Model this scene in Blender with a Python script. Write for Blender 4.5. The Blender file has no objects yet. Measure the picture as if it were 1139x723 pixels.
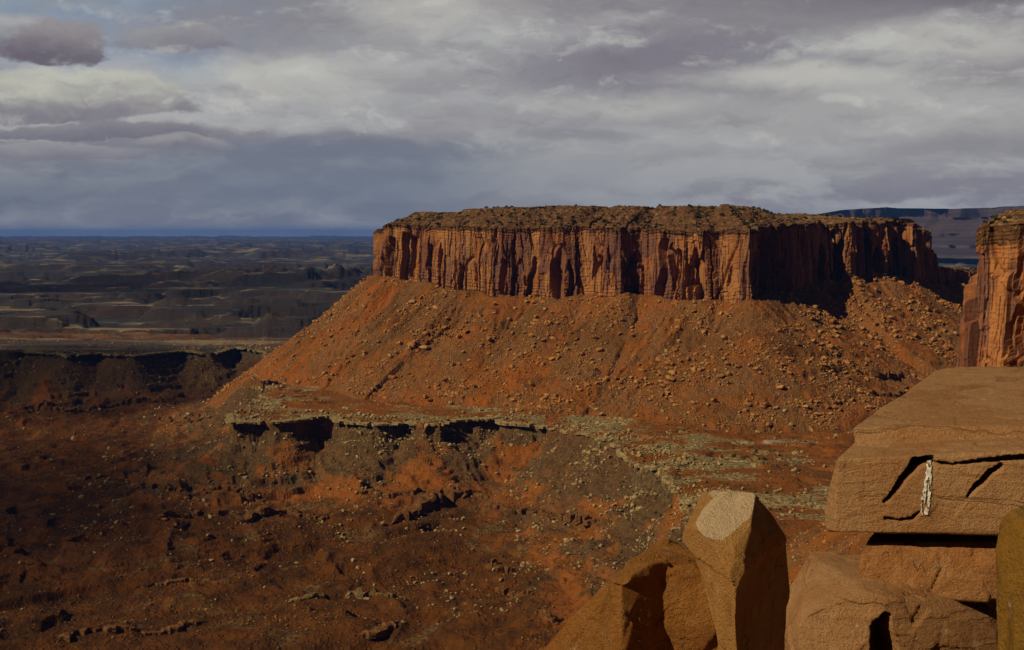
import bpy, bmesh, math, random
import numpy as np
from mathutils import Vector

C = bpy.context.scene
COL = C.collection
R = math.radians

# ------------------------------------------------------------------ camera
W_PX, H_PX, F_PX = 1139.0, 723.0, 1375.0
PITCH = math.atan(99.5 / F_PX)
cam_d = bpy.data.cameras.new('camera')
cam = bpy.data.objects.new('camera', cam_d)
COL.objects.link(cam)
cam_d.sensor_width = 36.0
cam_d.lens = 36.0 * F_PX / W_PX
cam_d.clip_start = 0.1
cam_d.clip_end = 300000.0
cam.location = (0, 0, 0)
cam.rotation_euler = (math.pi / 2 - PITCH, 0, 0)
C.camera = cam

# ------------------------------------------------------------------ light
SUN_EL = R(37.0)
SUN_H = Vector((-0.885, -0.466, 0)).normalized()          # towards the sun, on plan
SUN = Vector((SUN_H.x * math.cos(SUN_EL), SUN_H.y * math.cos(SUN_EL), math.sin(SUN_EL)))
sun_d = bpy.data.lights.new('sun', 'SUN')
sun_d.energy = 5.0
sun_d.angle = R(0.53)
sun_d.color = (1.0, 0.87, 0.62)
sun = bpy.data.objects.new('sun', sun_d)
sun.rotation_euler = (-SUN).to_track_quat('-Z', 'Y').to_euler()
sun.location = (-300, -200, 900)
COL.objects.link(sun)

C.view_settings.view_transform = 'Standard'
C.view_settings.look = 'None'
C.view_settings.gamma = 1.0
C.view_settings.use_curve_mapping = False
C.view_settings.exposure = -0.42
C.cycles.max_bounces = 6
C.cycles.diffuse_bounces = 1
C.cycles.glossy_bounces = 1
C.cycles.transparent_max_bounces = 48
C.cycles.volume_bounces = 0
C.cycles.use_denoising = True
C.cycles.caustics_reflective = False
C.cycles.caustics_refractive = False


# ------------------------------------------------------------------ node expression helper
class X:
    """A float socket with arithmetic."""
    def __init__(s, nt, sock): s.nt, s.s = nt, sock
    def _m(s, op, *a, clamp=False):
        n = s.nt.nodes.new('ShaderNodeMath'); n.operation = op; n.use_clamp = clamp
        for i, v in enumerate((s,) + a):
            if isinstance(v, X): s.nt.links.new(v.s, n.inputs[i])
            else: n.inputs[i].default_value = float(v)
        return X(s.nt, n.outputs[0])
    def __add__(s, o): return s._m('ADD', o)
    __radd__ = __add__
    def __sub__(s, o): return s._m('SUBTRACT', o)
    def __rsub__(s, o): return (s * -1.0) + o
    def __mul__(s, o): return s._m('MULTIPLY', o)
    __rmul__ = __mul__
    def __truediv__(s, o): return s._m('DIVIDE', o)
    def sq(s): return s._m('MULTIPLY', s)
    def sqrt(s): return s._m('SQRT')
    def abs(s): return s._m('ABSOLUTE')
    def pow(s, e): return s._m('POWER', e)
    def max(s, o): return s._m('MAXIMUM', o)
    def min(s, o): return s._m('MINIMUM', o)
    def clamp(s): return s._m('ADD', 0.0, clamp=True)
    def ss(s, a, b):
        n = s.nt.nodes.new('ShaderNodeMapRange'); n.interpolation_type = 'SMOOTHSTEP'
        s.nt.links.new(s.s, n.inputs[0])
        n.inputs[1].default_value = a; n.inputs[2].default_value = b
        n.inputs[3].default_value = 0.0; n.inputs[4].default_value = 1.0
        return X(s.nt, n.outputs[0])


def xyz(nt, sock):
    n = nt.nodes.new('ShaderNodeSeparateXYZ'); nt.links.new(sock, n.inputs[0])
    return [X(nt, n.outputs[i]) for i in range(3)]


def vec(nt, a, b, c=0.0):
    n = nt.nodes.new('ShaderNodeCombineXYZ')
    for i, v in enumerate((a, b, c)):
        if isinstance(v, X): nt.links.new(v.s, n.inputs[i])
        else: n.inputs[i].default_value = float(v)
    return n.outputs[0]


def noise(nt, v, scale, detail=5, rough=0.55, dist=0.0, lac=2.0):
    n = nt.nodes.new('ShaderNodeTexNoise')
    nt.links.new(v, n.inputs['Vector'])
    n.inputs['Scale'].default_value = scale
    n.inputs['Detail'].default_value = detail
    n.inputs['Roughness'].default_value = rough
    n.inputs['Lacunarity'].default_value = lac
    n.inputs['Distortion'].default_value = dist
    return X(nt, n.outputs[0])


def voronoi(nt, v, scale, feature='F1'):
    n = nt.nodes.new('ShaderNodeTexVoronoi'); n.feature = feature
    nt.links.new(v, n.inputs['Vector']); n.inputs['Scale'].default_value = scale
    return n


def mix(nt, f, a, b, mode='MIX'):
    n = nt.nodes.new('ShaderNodeMix'); n.data_type = 'RGBA'; n.blend_type = mode; n.clamp_factor = True
    if isinstance(f, X): nt.links.new(f.s, n.inputs[0])
    else: n.inputs[0].default_value = f
    for i, v in ((6, a), (7, b)):
        if isinstance(v, (tuple, list)): n.inputs[i].default_value = (*v[:3], 1.0)
        else: nt.links.new(v, n.inputs[i])
    return n.outputs[2]


def srgb(r, g, b):
    f = lambda c: (c / 255 / 12.92) if c / 255 <= 0.04045 else ((c / 255 + 0.055) / 1.055) ** 2.4
    return (f(r), f(g), f(b))


# ------------------------------------------------------------------ world: nishita sky behind broken grey cloud
EXPO = 2.0 ** (-C.view_settings.exposure)
world = bpy.data.worlds.new('World'); C.world = world
world.use_nodes = True
nt = world.node_tree; nt.nodes.clear()
sky = nt.nodes.new('ShaderNodeTexSky'); sky.sky_type = 'NISHITA'; sky.sun_disc = False
sky.sun_elevation = SUN_EL
sky.sun_rotation = math.atan2(SUN_H.x, SUN_H.y)
sky.altitude = 1800
tc = nt.nodes.new('ShaderNodeTexCoord')
dx, dy, dz = xyz(nt, tc.outputs['Generated'])
az = dx._m('ARCTAN2', dy)
el = dz._m('ARCSINE')


def sc(c): return tuple(v * EXPO * 1.25 for v in srgb(*c))


def az_of(px): return math.atan((px - 569.5) / F_PX)
def el_of(py): return (262 - py) / F_PX


V = vec(nt, az * 1.0, el * 1.8, 0.0)
warp = noise(nt, V, 14, 6, 0.6)
warp2 = noise(nt, vec(nt, az, el * 1.8, 7.3), 11, 6, 0.62)
wa = az + (warp - 0.5) * 0.07
we = el + (warp2 - 0.5) * 0.026
n_big = noise(nt, vec(nt, wa * 1.0, we * 3.2, 3.1), 5.5, 7, 0.58)
n_up = noise(nt, vec(nt, wa * 1.0, (we + 0.012) * 3.2, 3.1), 5.5, 7, 0.58)
n_fine = noise(nt, vec(nt, wa, we * 1.9, 11.0), 17, 8, 0.62)
n_fup = noise(nt, vec(nt, wa, (we + 0.007) * 1.9, 11.0), 17, 8, 0.62)
n_sheet = noise(nt, vec(nt, wa * 0.8, we * 4.0, 21.0), 7, 7, 0.6)

# clear patches of the nishita sky, mostly in the upper left
nish = nt.nodes.new('ShaderNodeMix'); nish.data_type = 'RGBA'; nish.blend_type = 'MULTIPLY'
nish.inputs[0].default_value = 1.0
nt.links.new(sky.outputs[0], nish.inputs[6]); nish.inputs[7].default_value = (0.05, 0.053, 0.06, 1)


def blob(px, py, rx, ry, soft=0.55, nz=0.55, src=None):
    a = (wa - az_of(px)) / (rx / F_PX)
    e = (we - el_of(py)) / (ry / F_PX)
    d = (a.sq() + e.sq()).sqrt()
    q = d + ((src or n_fine) - 0.5) * (2 * nz)
    return 1.0 - q.ss(1.0 - soft, 1.0 + soft * 0.6)


def cumulus(px, py, rx, ry):
    """flat-based heap: (coverage, 0 at the base .. 1 at the top)"""
    a = (wa - az_of(px)) / (rx / F_PX)
    e = (we - el_of(py)) / (ry / F_PX)
    up = e.max(0.0); dn = e.min(0.0) * 3.2
    d = (a.sq() + up.sq() + dn.sq()).sqrt() + (n_fine - 0.5) * 0.9
    return 1.0 - d.ss(0.80, 1.03), (e + (n_fine - 0.5) * 1.5).ss(-0.25, 0.85)


grey_l = sc((158, 158, 157)); grey_m = sc((134, 133, 136)); grey_d = sc((106, 104, 112))
white = sc((176, 176, 168)); slate = sc((101, 109, 122)); lav = sc((122, 118, 124))
paleblue = sc((140, 150, 162))
# thin blue behind: a little of the nishita, veiled
c = mix(nt, (warp.ss(0.3, 0.7) * 0.35 + 0.5), nish.outputs[2], paleblue)
cov = n_big.ss(0.36, 0.56)
hole = blob(150, 30, 150, 60, 0.8, 0.5, warp) + blob(330, 20, 120, 45, 0.8, 0.5, warp) + blob(215, 90, 40, 60, 0.9, 0.5, warp)
cov = (cov.max(el.ss(0.30, 0.12) * 0.0) + (az.ss(-0.30, -0.02)) * 0.9 + el.ss(0.12, 0.06) * 0.9 - hole * 0.55).clamp()
lit = ((n_up - n_big) * -5.0 + 0.52 + (n_fine - 0.5) * 1.1)
cl = mix(nt, lit.ss(0.15, 0.95), lav, grey_l)
cl = mix(nt, n_sheet.ss(0.42, 0.66) * 0.55, cl, grey_m)
c = mix(nt, cov, c, cl)
# broad darker and lighter masses
for (px, py, rx, ry, col_, k, sf) in [
    (470, 60, 190, 55, (150, 150, 150), .55, .9), (560, 130, 330, 50, (143, 143, 145), .45, .9),
    (1000, 135, 280, 55, (158, 157, 154), .7, .9), (660, 170, 240, 60, (148, 148, 148), .6, .9), (760, 78, 190, 42, (112, 108, 117), .85, .6),
    (1010, 8, 220, 24, (104, 99, 106), .9, .5), (620, 14, 260, 26, (122, 117, 122), .65, .7),
    (900, 34, 160, 22, (122, 118, 122), .6, .7), (300, 25, 110, 26, (120, 118, 124), .7, .6),
    (250, 50, 120, 30, (124, 121, 127), .7, .6), (1120, 95, 80, 24, (118, 113, 117), .6, .6),
    (400, 168, 170, 16, (104, 106, 118), .8, .6), 
    (640, 150, 60, 8, (112, 112, 120), .6, .7), (1090, 170, 90, 10, (120, 118, 122), .5, .7)]:
    c = mix(nt, blob(px, py, rx, ry, sf, .5) * k, c, sc(col_))
for (px, py, rx, ry, k) in [(880, 92, 120, 18, .75), (1040, 60, 130, 20, .6), (700, 118, 120, 12, .45), (330, 92, 110, 24, .6),
                            (480, 20, 90, 26, .5), (110, 105, 130, 22, .3)]:
    c = mix(nt, blob(px, py, rx, ry, .7, .75) * k, c, sc((178, 177, 169)))
# slate rain veil above the horizon, paler strip under it
veil = (el.ss(el_of(250), el_of(222)) * (1.0 - (el + (n_sheet - .5) * .03).ss(el_of(200), el_of(140))))
c = mix(nt, veil * (1.0 - az.ss(-.12, .06) * .7) * (0.48 + (warp2 - .5) * 1.4).clamp(), c, slate)
c = mix(nt, blob(330, 205, 260, 44, .9, .35) * 0.75, c, sc((98, 107, 121)))
c = mix(nt, blob(20, 222, 120, 26, .9, .3) * 0.6, c, sc((94, 101, 115)))
c = mix(nt, blob(650, 190, 60, 46, .9, .5) * 0.5, c, sc((134, 135, 139)))
c = mix(nt, (1.0 - el.ss(0.002, el_of(236))) * 0.6, c, sc((131, 131, 131)))
c = mix(nt, blob(560, 233, 40, 14, .9, .5) * 0.5, c, sc((140, 138, 138)))
# individual heaps
for (px, py, rx, ry, top, base, k) in [
    (30, 70, 90, 34, (150, 150, 148), (120, 117, 122), .8),
    (95, 128, 125, 44, (172, 172, 160), (118, 114, 121), .95),
    (20, 134, 70, 34, (170, 170, 158), (114, 110, 118), .9),
    (120, 155, 110, 15, (122, 118, 124), (104, 102, 112), .85),
    (60, 178, 90, 18, (140, 139, 140), (112, 110, 119), .75),
    (205, 168, 60, 14, (146, 145, 143), (112, 110, 119), .7),
    (76, 76, 66, 40, (132, 127, 129), (93, 87, 97), .97),
    (205, 62, 60, 26, (138, 135, 137), (112, 109, 117), .75)]:
    m_, t_ = cumulus(px, py, rx, ry)
    c = mix(nt, m_ * k, c, mix(nt, t_, sc(base), sc(top)))
puff = ((n_fine - n_fup) * 2.6 + (n_big - n_up) * 1.6) * (1.0 - veil * .85).clamp() * el.ss(el_of(258), el_of(215))
c = mix(nt, puff.ss(.06, .70) * .50, c, sc((184, 183, 175)))
c = mix(nt, (puff * -1.0).ss(.06, .75) * .40, c, sc((104, 101, 109)))
# unseen sky overhead and behind the viewer, darkened to deepen shadows, with breaks
over = el.ss(0.21, 0.34)
dim_sky = mix(nt, noise(nt, vec(nt, dx * 3, dy * 3, dz * 5), 1.6, 5, .6).ss(.62, .40), nish.outputs[2], (0.020, 0.021, 0.026))
c = mix(nt, over, c, dim_sky)
behind = dy.ss(0.45, -0.1)
c = mix(nt, behind * 0.92, c, (0.022, 0.024, 0.030))
side = (az.abs().ss(.50, .85) * (1.0 - behind)).clamp()
c = mix(nt, side * .8, c, (0.045, 0.050, 0.060))  # out-of-view side sky dimmed too, so shaded faces go blacker
below = el.ss(-0.004, -0.05)
c = mix(nt, below, c, (0.02, 0.015, 0.012))
bg = nt.nodes.new('ShaderNodeBackground'); nt.links.new(c, bg.inputs[0]); bg.inputs[1].default_value = 1.0
out = nt.nodes.new('ShaderNodeOutputWorld'); nt.links.new(bg.outputs[0], out.inputs[0])


# ------------------------------------------------------------------ numpy helpers
def _h(ix, iy, iz, seed):
    h = (ix.astype(np.uint32) * np.uint32(374761393) + iy.astype(np.uint32) * np.uint32(668265263)
         + iz.astype(np.uint32) * np.uint32(2147483647 - 1013) + np.uint32(seed * 974711 + 12345))
    h = (h ^ (h >> np.uint32(13))) * np.uint32(1274126177)
    h = h ^ (h >> np.uint32(16))
    h = h * np.uint32(2246822519)
    return ((h ^ (h >> np.uint32(15))) & np.uint32(0xFFFFFF)).astype(np.float32) / np.float32(0xFFFFFF)


def n2(x, y, seed=0):
    x = np.asarray(x, np.float32); y = np.asarray(y, np.float32)
    ix = np.floor(x); iy = np.floor(y); fx = x - ix; fy = y - iy
    ix = ix.astype(np.int64); iy = iy.astype(np.int64); z0 = np.zeros_like(ix)
    u = fx * fx * fx * (fx * (fx * 6 - 15) + 10); v = fy * fy * fy * (fy * (fy * 6 - 15) + 10)
    def g(ox, oy):
        a = _h(ix + ox, iy + oy, z0, seed) * np.float32(2 * math.pi)
        return np.cos(a) * (fx - ox) + np.sin(a) * (fy - oy)
    a = g(0, 0) * (1 - u) + g(1, 0) * u
    b = g(0, 1) * (1 - u) + g(1, 1) * u
    return (a * (1 - v) + b * v) * 1.5


def f2(x, y, octv=4, seed=0, gain=0.5):
    t = 0; a = 1.0; fr = 1.0; s = 0
    for k in range(octv):
        t = t + a * n2(x * fr, y * fr, seed + k * 17); s += a; a *= gain; fr *= 2.03
    return t / s


def n3(p, seed=0):
    i = np.floor(p); f = (p - i).astype(np.float32); i = i.astype(np.int64)
    w = f * f * (3 - 2 * f); r = 0
    for ox in (0, 1):
        for oy in (0, 1):
            for oz in (0, 1):
                h = _h(i[:, 0] + ox, i[:, 1] + oy, i[:, 2] + oz, seed)
                r = r + h * (w[:, 0] if ox else 1 - w[:, 0]) * (w[:, 1] if oy else 1 - w[:, 1]) * (w[:, 2] if oz else 1 - w[:, 2])
    return r * 2 - 1


def f3(p, octv=4, seed=0, gain=0.5):
    t = 0; a = 1.0; fr = 1.0; s = 0
    for k in range(octv):
        t = t + a * n3(p * fr, seed + 31 * k); s += a; a *= gain; fr *= 2.07
    return t / s


def sst(a, b, x):
    t = np.clip((x - a) / (b - a), 0, 1); return t * t * (3 - 2 * t)


def hash1(i, seed):
    i = np.asarray(i).astype(np.int64); z = np.zeros_like(i)
    return _h(i, z + 5, z, seed)


def at(px, py, Y):
    """the point at distance Y ahead seen at photo pixel (px, py)"""
    u = (px - W_PX / 2) / F_PX; v = (H_PX / 2 - py) / F_PX
    dyy = math.cos(PITCH) + v * math.sin(PITCH); dzz = -math.sin(PITCH) + v * math.cos(PITCH)
    return np.array((u / dyy * Y, Y, dzz / dyy * Y))


def on_level(px, py, z):
    p = at(px, py, 1.0); return p * (z / p[2])


def mesh_grid(name, P, mat, wrap=False, smooth=True, attrs=None):
    """P: (rows, cols, 3) -> one mesh object of quads"""
    nr, nc = P.shape[:2]
    idx = np.arange(nr * nc).reshape(nr, nc)
    if wrap: idx = np.concatenate([idx, idx[:, :1]], 1)
    q = np.stack([idx[:-1, :-1], idx[:-1, 1:], idx[1:, 1:], idx[1:, :-1]], -1).reshape(-1, 4)
    return mesh_raw(name, P.reshape(-1, 3), q, mat, smooth, attrs)


def mesh_raw(name, verts, faces, mat, smooth=True, attrs=None, link=True):
    me = bpy.data.meshes.new(name)
    nf, k = faces.shape
    me.vertices.add(len(verts)); me.vertices.foreach_set('co', np.ascontiguousarray(verts, np.float32).ravel())
    me.loops.add(nf * k); me.loops.foreach_set('vertex_index', np.ascontiguousarray(faces, np.int32).ravel())
    me.polygons.add(nf)
    me.polygons.foreach_set('loop_start', np.arange(0, nf * k, k, dtype=np.int32))
    me.polygons.foreach_set('loop_total', np.full(nf, k, np.int32))
    me.polygons.foreach_set('use_smooth', np.full(nf, smooth, bool))
    for an, av in (attrs or {}).items():
        a = me.attributes.new(an, 'FLOAT', 'POINT'); a.data.foreach_set('value', np.ascontiguousarray(av, np.float32).ravel())
    me.update(calc_edges=True); me.validate()
    if mat: me.materials.append(mat)
    if not link: return me
    o = bpy.data.objects.new(name, me); COL.objects.link(o); return o


def tag(o, label=None, cat=None, group=None, kind=None):
    if label: o['label'] = label
    if cat: o['category'] = cat
    if group: o['group'] = group
    if kind: o['kind'] = kind
    return o


def thing(name, label, cat, loc=(0, 0, 0), group=None):
    o = bpy.data.objects.new(name, None); COL.objects.link(o); o.location = loc
    return tag(o, label, cat, group)


def put_under(child, parent):
    """parent while keeping the child where it stands (parents are only moved, never turned)"""
    child.parent = parent
    child.location = Vector(child.location) - Vector(parent.location)


# ------------------------------------------------------------------ materials
def new_mat(name):
    m = bpy.data.materials.new(name); m.use_nodes = True
    nt = m.node_tree; nt.nodes.clear()
    out = nt.nodes.new('ShaderNodeOutputMaterial')
    b = nt.nodes.new('ShaderNodeBsdfPrincipled'); b.inputs['Roughness'].default_value = 0.95
    b.inputs['Specular IOR Level'].default_value = 0.08
    nt.links.new(b.outputs[0], out.inputs[0])
    tc = nt.nodes.new('ShaderNodeTexCoord')
    return m, nt, b, tc


def attr(nt, name):
    n = nt.nodes.new('ShaderNodeAttribute'); n.attribute_name = name
    return X(nt, n.outputs['Fac'])


def bump(nt, b, h, strength, dist):
    n = nt.nodes.new('ShaderNodeBump'); n.inputs['Strength'].default_value = strength; n.inputs['Distance'].default_value = dist
    nt.links.new(h.s, n.inputs['Height']); nt.links.new(n.outputs[0], b.inputs['Normal'])


def mat_terrain():
    m, nt, b, tc = new_mat('red_soil_and_rubble')
    o = tc.outputs['Object']
    x, y, z = xyz(nt, o)
    big = noise(nt, o, 0.006, 5, .6); mid = noise(nt, o, 0.03, 5, .6); fine = noise(nt, o, 0.22, 4, .65)
    v = voronoi(nt, o, 0.28)
    vcol = xyz(nt, v.outputs['Color'])[0]; vd = X(nt, v.outputs['Distance'])
    c = mix(nt, big.ss(.36, .64), (0.225, 0.068, 0.010), (0.175, 0.063, 0.012))
    c = mix(nt, mid.ss(.48, .68), c, (0.120, 0.047, 0.011))
    c = mix(nt, mid.ss(.50, .34) * .6, c, (0.26, 0.082, 0.021))
    fl_ = attr(nt, 'floor')
    c = mix(nt, (fl_ + (mid - .5) * .5).ss(.2, .8) * .9, c, mix(nt, mid.ss(.40, .62), (0.150, 0.050, 0.0085), (0.082, 0.033, 0.009)))
    stk = attr(nt, 'streak')
    c = mix(nt, (stk + (fine - .5) * .5).ss(.10, .45) * .75, c, (0.27, 0.078, 0.012))
    c = mix(nt, (stk * -1.0 + (fine - .5) * .6).ss(.08, .40) * .75, c, (0.115, 0.054, 0.015))
    pale = attr(nt, 'pale'); grey = attr(nt, 'grey'); far = attr(nt, 'far'); white_ = attr(nt, 'white'); scr = attr(nt, 'scree')
    # strewn stones seen from afar
    c = mix(nt, (scr + (mid - .5) * 1.3).ss(.25, .8) * .55, c, (0.17, 0.080, 0.028))
    stones = (vcol.ss(.80, .84) * (1.0 - vd.ss(.3, .62)))
    c = mix(nt, (stones * (scr * .8 + .12)).clamp(), c, (0.33, 0.20, 0.10))
    dark = vcol.ss(.20, .16) * (1.0 - vd.ss(.25, .5))
    c = mix(nt, (dark * (scr * .6 + .2)).clamp(), c, (0.06, 0.035, 0.02))
    # greyish ledge-forming rock
    pc = mix(nt, fine.ss(.40, .62), (0.12, 0.080, 0.034), (0.36, 0.255, 0.110))
    pc = mix(nt, dark * .55, pc, (0.045, 0.042, 0.022))
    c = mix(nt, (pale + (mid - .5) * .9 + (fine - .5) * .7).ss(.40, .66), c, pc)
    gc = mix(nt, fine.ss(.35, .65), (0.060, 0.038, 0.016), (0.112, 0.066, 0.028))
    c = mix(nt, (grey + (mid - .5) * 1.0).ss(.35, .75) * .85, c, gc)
    c = mix(nt, (attr(nt, 'wash') + (fine - .5) * .9).ss(.35, .65) * .8, c, mix(nt, fine.ss(.45, .6), (0.07, 0.040, 0.014), (0.20, 0.125, 0.045)))
    sv_ = voronoi(nt, o, 0.11); sd_ = X(nt, sv_.outputs['Distance']); sr_ = xyz(nt, sv_.outputs['Color'])[1]
    c = mix(nt, sr_.ss(.72, .76) * (1.0 - sd_.ss(.16, .30)) * mid.ss(.42, .55) * .8, c, (0.035, 0.028, 0.012))
    c = mix(nt, (white_ + (fine - .5) * .5).ss(.4, .7), c, (0.30, 0.25, 0.19))
    # the distant country: scrub flats coloured bluer and darker for haze and cloud shade, bare pale rims, dark red ledges
    sv = vec(nt, x * 0.28, y * 1.0, 0.0)
    fb = noise(nt, sv, 0.0012, 6, .62); fm = noise(nt, sv, 0.006, 5, .62)
    fc = mix(nt, fb.ss(.40, .60), (0.030, 0.033, 0.036), (0.058, 0.056, 0.054))
    fc = mix(nt, fm.ss(.52, .62) * .85, fc, (0.27, 0.20, 0.115))
    fc = mix(nt, (fm.ss(.46, .36) * fb.ss(.58, .44)) * .8, fc, (0.10, 0.038, 0.022))
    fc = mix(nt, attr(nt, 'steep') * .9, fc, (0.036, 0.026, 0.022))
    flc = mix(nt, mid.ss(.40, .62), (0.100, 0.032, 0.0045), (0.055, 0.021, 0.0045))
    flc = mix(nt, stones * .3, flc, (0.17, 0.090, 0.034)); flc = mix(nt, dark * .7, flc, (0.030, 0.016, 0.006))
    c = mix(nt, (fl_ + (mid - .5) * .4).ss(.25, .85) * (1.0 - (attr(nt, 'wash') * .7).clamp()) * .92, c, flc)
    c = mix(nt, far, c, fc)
    nt.links.new(c, b.inputs['Base Color'])
    h = fine * 1.0 + stones * 1.2 + noise(nt, o, 0.08, 4, .6) * 1.5
    bump(nt, b, h, 0.9, 2.2)
    return m


def mat_cliff(name='cliff_sandstone', s=1.0, warm=1.0):
    m, nt, b, tc = new_mat(name)
    o = tc.outputs['Object']
    x, y, z = xyz(nt, o)
    cap = attr(nt, 'cap')
    str_ = vec(nt, x, y, z * 0.06)
    streak = noise(nt, str_, 0.055 * s, 6, .65); streak2 = noise(nt, str_, 0.22 * s, 5, .6)
    blotch = noise(nt, o, 0.02 * s, 5, .6); fine = noise(nt, o, 0.25 * s, 5, .65)
    bed = noise(nt, vec(nt, x * .05, y * .05, z + (blotch - .5) * 4), 0.30 * s, 4, .7)
    c = mix(nt, blotch.ss(.36, .62), (0.275 * warm, 0.098, 0.028), (0.335 * warm, 0.135, 0.042))
    pn = attr(nt, 'panel')
    c = mix(nt, (pn + (streak - .5) * 1.2).ss(.05, .45) * .45, c, (0.40 * warm, 0.195, 0.062))
    c = mix(nt, (pn * -1.0 + (streak - .5) * 1.6).ss(.10, .50) * .75, c, (0.135, 0.056, 0.038))
    c = mix(nt, streak.ss(.50, .62) * .80, c, (0.150, 0.068, 0.048))
    c = mix(nt, streak2.ss(.52, .68) * .75, c, (0.095, 0.050, 0.045))
    c = mix(nt, (streak2.ss(.40, .30) * blotch.ss(.45, .6)) * .7, c, (0.48, 0.265, 0.095))
    c = mix(nt, bed.ss(.60, .70) * .35, c, (0.10, 0.045, 0.025))
    # ledgy cap rock
    cn = noise(nt, vec(nt, x, y, z * 2.2), 0.11 * s, 5, .7); cd = noise(nt, vec(nt, x, y, z * 2.0 + 40), 0.16 * s, 4, .7)
    cc = mix(nt, bed.ss(.40, .60), (0.085, 0.040, 0.018), (0.20, 0.095, 0.036))
    cc = mix(nt, cn.ss(.52, .62) * .85, cc, (0.37, 0.235, 0.110))
    cc = mix(nt, cd.ss(.505, .58) * .85, cc, (0.040, 0.036, 0.015))
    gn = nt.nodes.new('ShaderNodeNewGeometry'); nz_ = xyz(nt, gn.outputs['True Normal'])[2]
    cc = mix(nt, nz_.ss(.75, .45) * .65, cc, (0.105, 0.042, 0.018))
    c = mix(nt, (cap + (fine - .5) * .5).ss(.35, .6), c, cc)
    nt.links.new(c, b.inputs['Base Color'])
    bump(nt, b, fine * 1.0 + streak2 * .8 + bed * .7, 0.8, 1.6 / s)
    return m


def mat_rock(name, c1, c2, stain, pale, s=1.0, bed_axis=None, bump_d=.02, stain_amt=.6, pale_top=(.60, .43, .25), frac=.45):
    m, nt, b, tc = new_mat(name)
    o = tc.outputs['Object']
    x, y, z = xyz(nt, o)
    big = noise(nt, o, 2.2 * s, 5, .6); mid = noise(nt, o, 9 * s, 6, .62, .3); fine = noise(nt, o, 55 * s, 5, .7)
    grain = noise(nt, o, 240 * s, 2, .6)
    c = mix(nt, big.ss(.36, .64), c1, c2)
    c = mix(nt, mid.ss(.52, .66) * stain_amt, c, stain)
    c = mix(nt, big.ss(.55, .68) * stain_amt * .6, c, tuple(v * .8 for v in stain))
    c = mix(nt, mid.ss(.44, .30) * .6, c, pale)
    c = mix(nt, fine.ss(.56, .72) * .45, c, tuple(v * .55 for v in c1))
    c = mix(nt, fine.ss(.42, .30) * .35, c, pale)
    c = mix(nt, grain.ss(.60, .72) * .35, c, tuple(v * .6 for v in c1))
    run = noise(nt, vec(nt, x * 5.0, y * 5.0, z * .9), 2.4 * s, 5, .65)
    c = mix(nt, run.ss(.55, .68) * stain_amt * .8, c, tuple(v * .62 for v in stain))
    spk = noise(nt, o, 95 * s, 3, .7)
    c = mix(nt, spk.ss(.57, .64) * .6, c, tuple(v * .35 for v in c1))
    c = mix(nt, spk.ss(.40, .30) * .4, c, pale)
    fr = noise(nt, o, 3.1 * s, 4, .5, .6); fl = (1.0 - (fr - .5).abs().ss(.0, .010)) * noise(nt, o, 1.3 * s, 2).ss(.56, .64)
    c = mix(nt, fl * frac, c, tuple(v * .28 for v in c1))
    h = fl * (-2.4 * frac) + fine * .95 + mid * 1.2 + grain * .40 + spk * .5
    if bed_axis is not None:
        bd = noise(nt, vec(nt, x * .6, y * .6, z * 16 + (big - .5) * 3), 1.6 * s, 5, .7)
        h = h + bd * 1.2
        c = mix(nt, bd.ss(.54, .66) * .55, c, stain)
        bd2 = noise(nt, vec(nt, x * .5, y * .5, z * 30 + (big - .5) * 5), 1.5 * s, 3, .6)
        c = mix(nt, bd2.ss(.60, .68) * .5, c, tuple(v * .5 for v in c1)); h = h - bd2.ss(.60, .68) * .8
    bl = attr(nt, 'pale_top')
    c = mix(nt, (bl + (mid - .5) * 2.0 + (fine - .5) * .9).ss(.15, .85) * .85, c, pale_top)
    nt.links.new(c, b.inputs['Base Color'])
    bump(nt, b, h, 0.9, bump_d)
    return m


def mat_plain(name, c1, c2, scale, rough=.95):
    m, nt, b, tc = new_mat(name)
    b.inputs['Roughness'].default_value = rough
    n = noise(nt, tc.outputs['Object'], scale, 4, .6)
    nt.links.new(mix(nt, n.ss(.35, .65), c1, c2), b.inputs['Base Color'])
    bump(nt, b, n, .6, .4 / scale)
    return m


M_TERR = mat_terrain()
M_CLIFF = mat_cliff()
M_CLIFF2 = mat_cliff('near_cliff_sandstone', 2.2, 1.12)
M_RUB = mat_plain('rubble_stone', (0.26, 0.115, 0.028), (0.45, 0.230, 0.072), 0.35)
M_RUB_P = mat_plain('pale_rubble_stone', (0.22, 0.145, 0.062), (0.42, 0.30, 0.130), 0.35)
M_RUB_R = mat_plain('red_rubble_stone', (0.24, 0.088, 0.022), (0.42, 0.185, 0.056), 0.35)
M_RUB_D = mat_plain('dark_rubble_stone', (0.120, 0.052, 0.014), (0.24, 0.115, 0.036), 0.35)
M_SHRUB = mat_plain('juniper_green', (0.035, 0.042, 0.018), (0.070, 0.072, 0.030), 1.5)
M_STEM = mat_plain('shrub_bark', (0.07, 0.045, 0.03), (0.10, 0.07, 0.05), 4)

# ------------------------------------------------------------------ plan of the land
def px_outline(rows):
    """(px, Y, rim_y, base_y) -> x, y, z_rim, z_base"""
    o = []
    for px, Y, yr, yb in rows:
        a = at(px, yr, Y); b_ = at(px, yb, Y); o.append((a[0], Y, a[2], b_[2]))
    return np.array(o)


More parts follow.
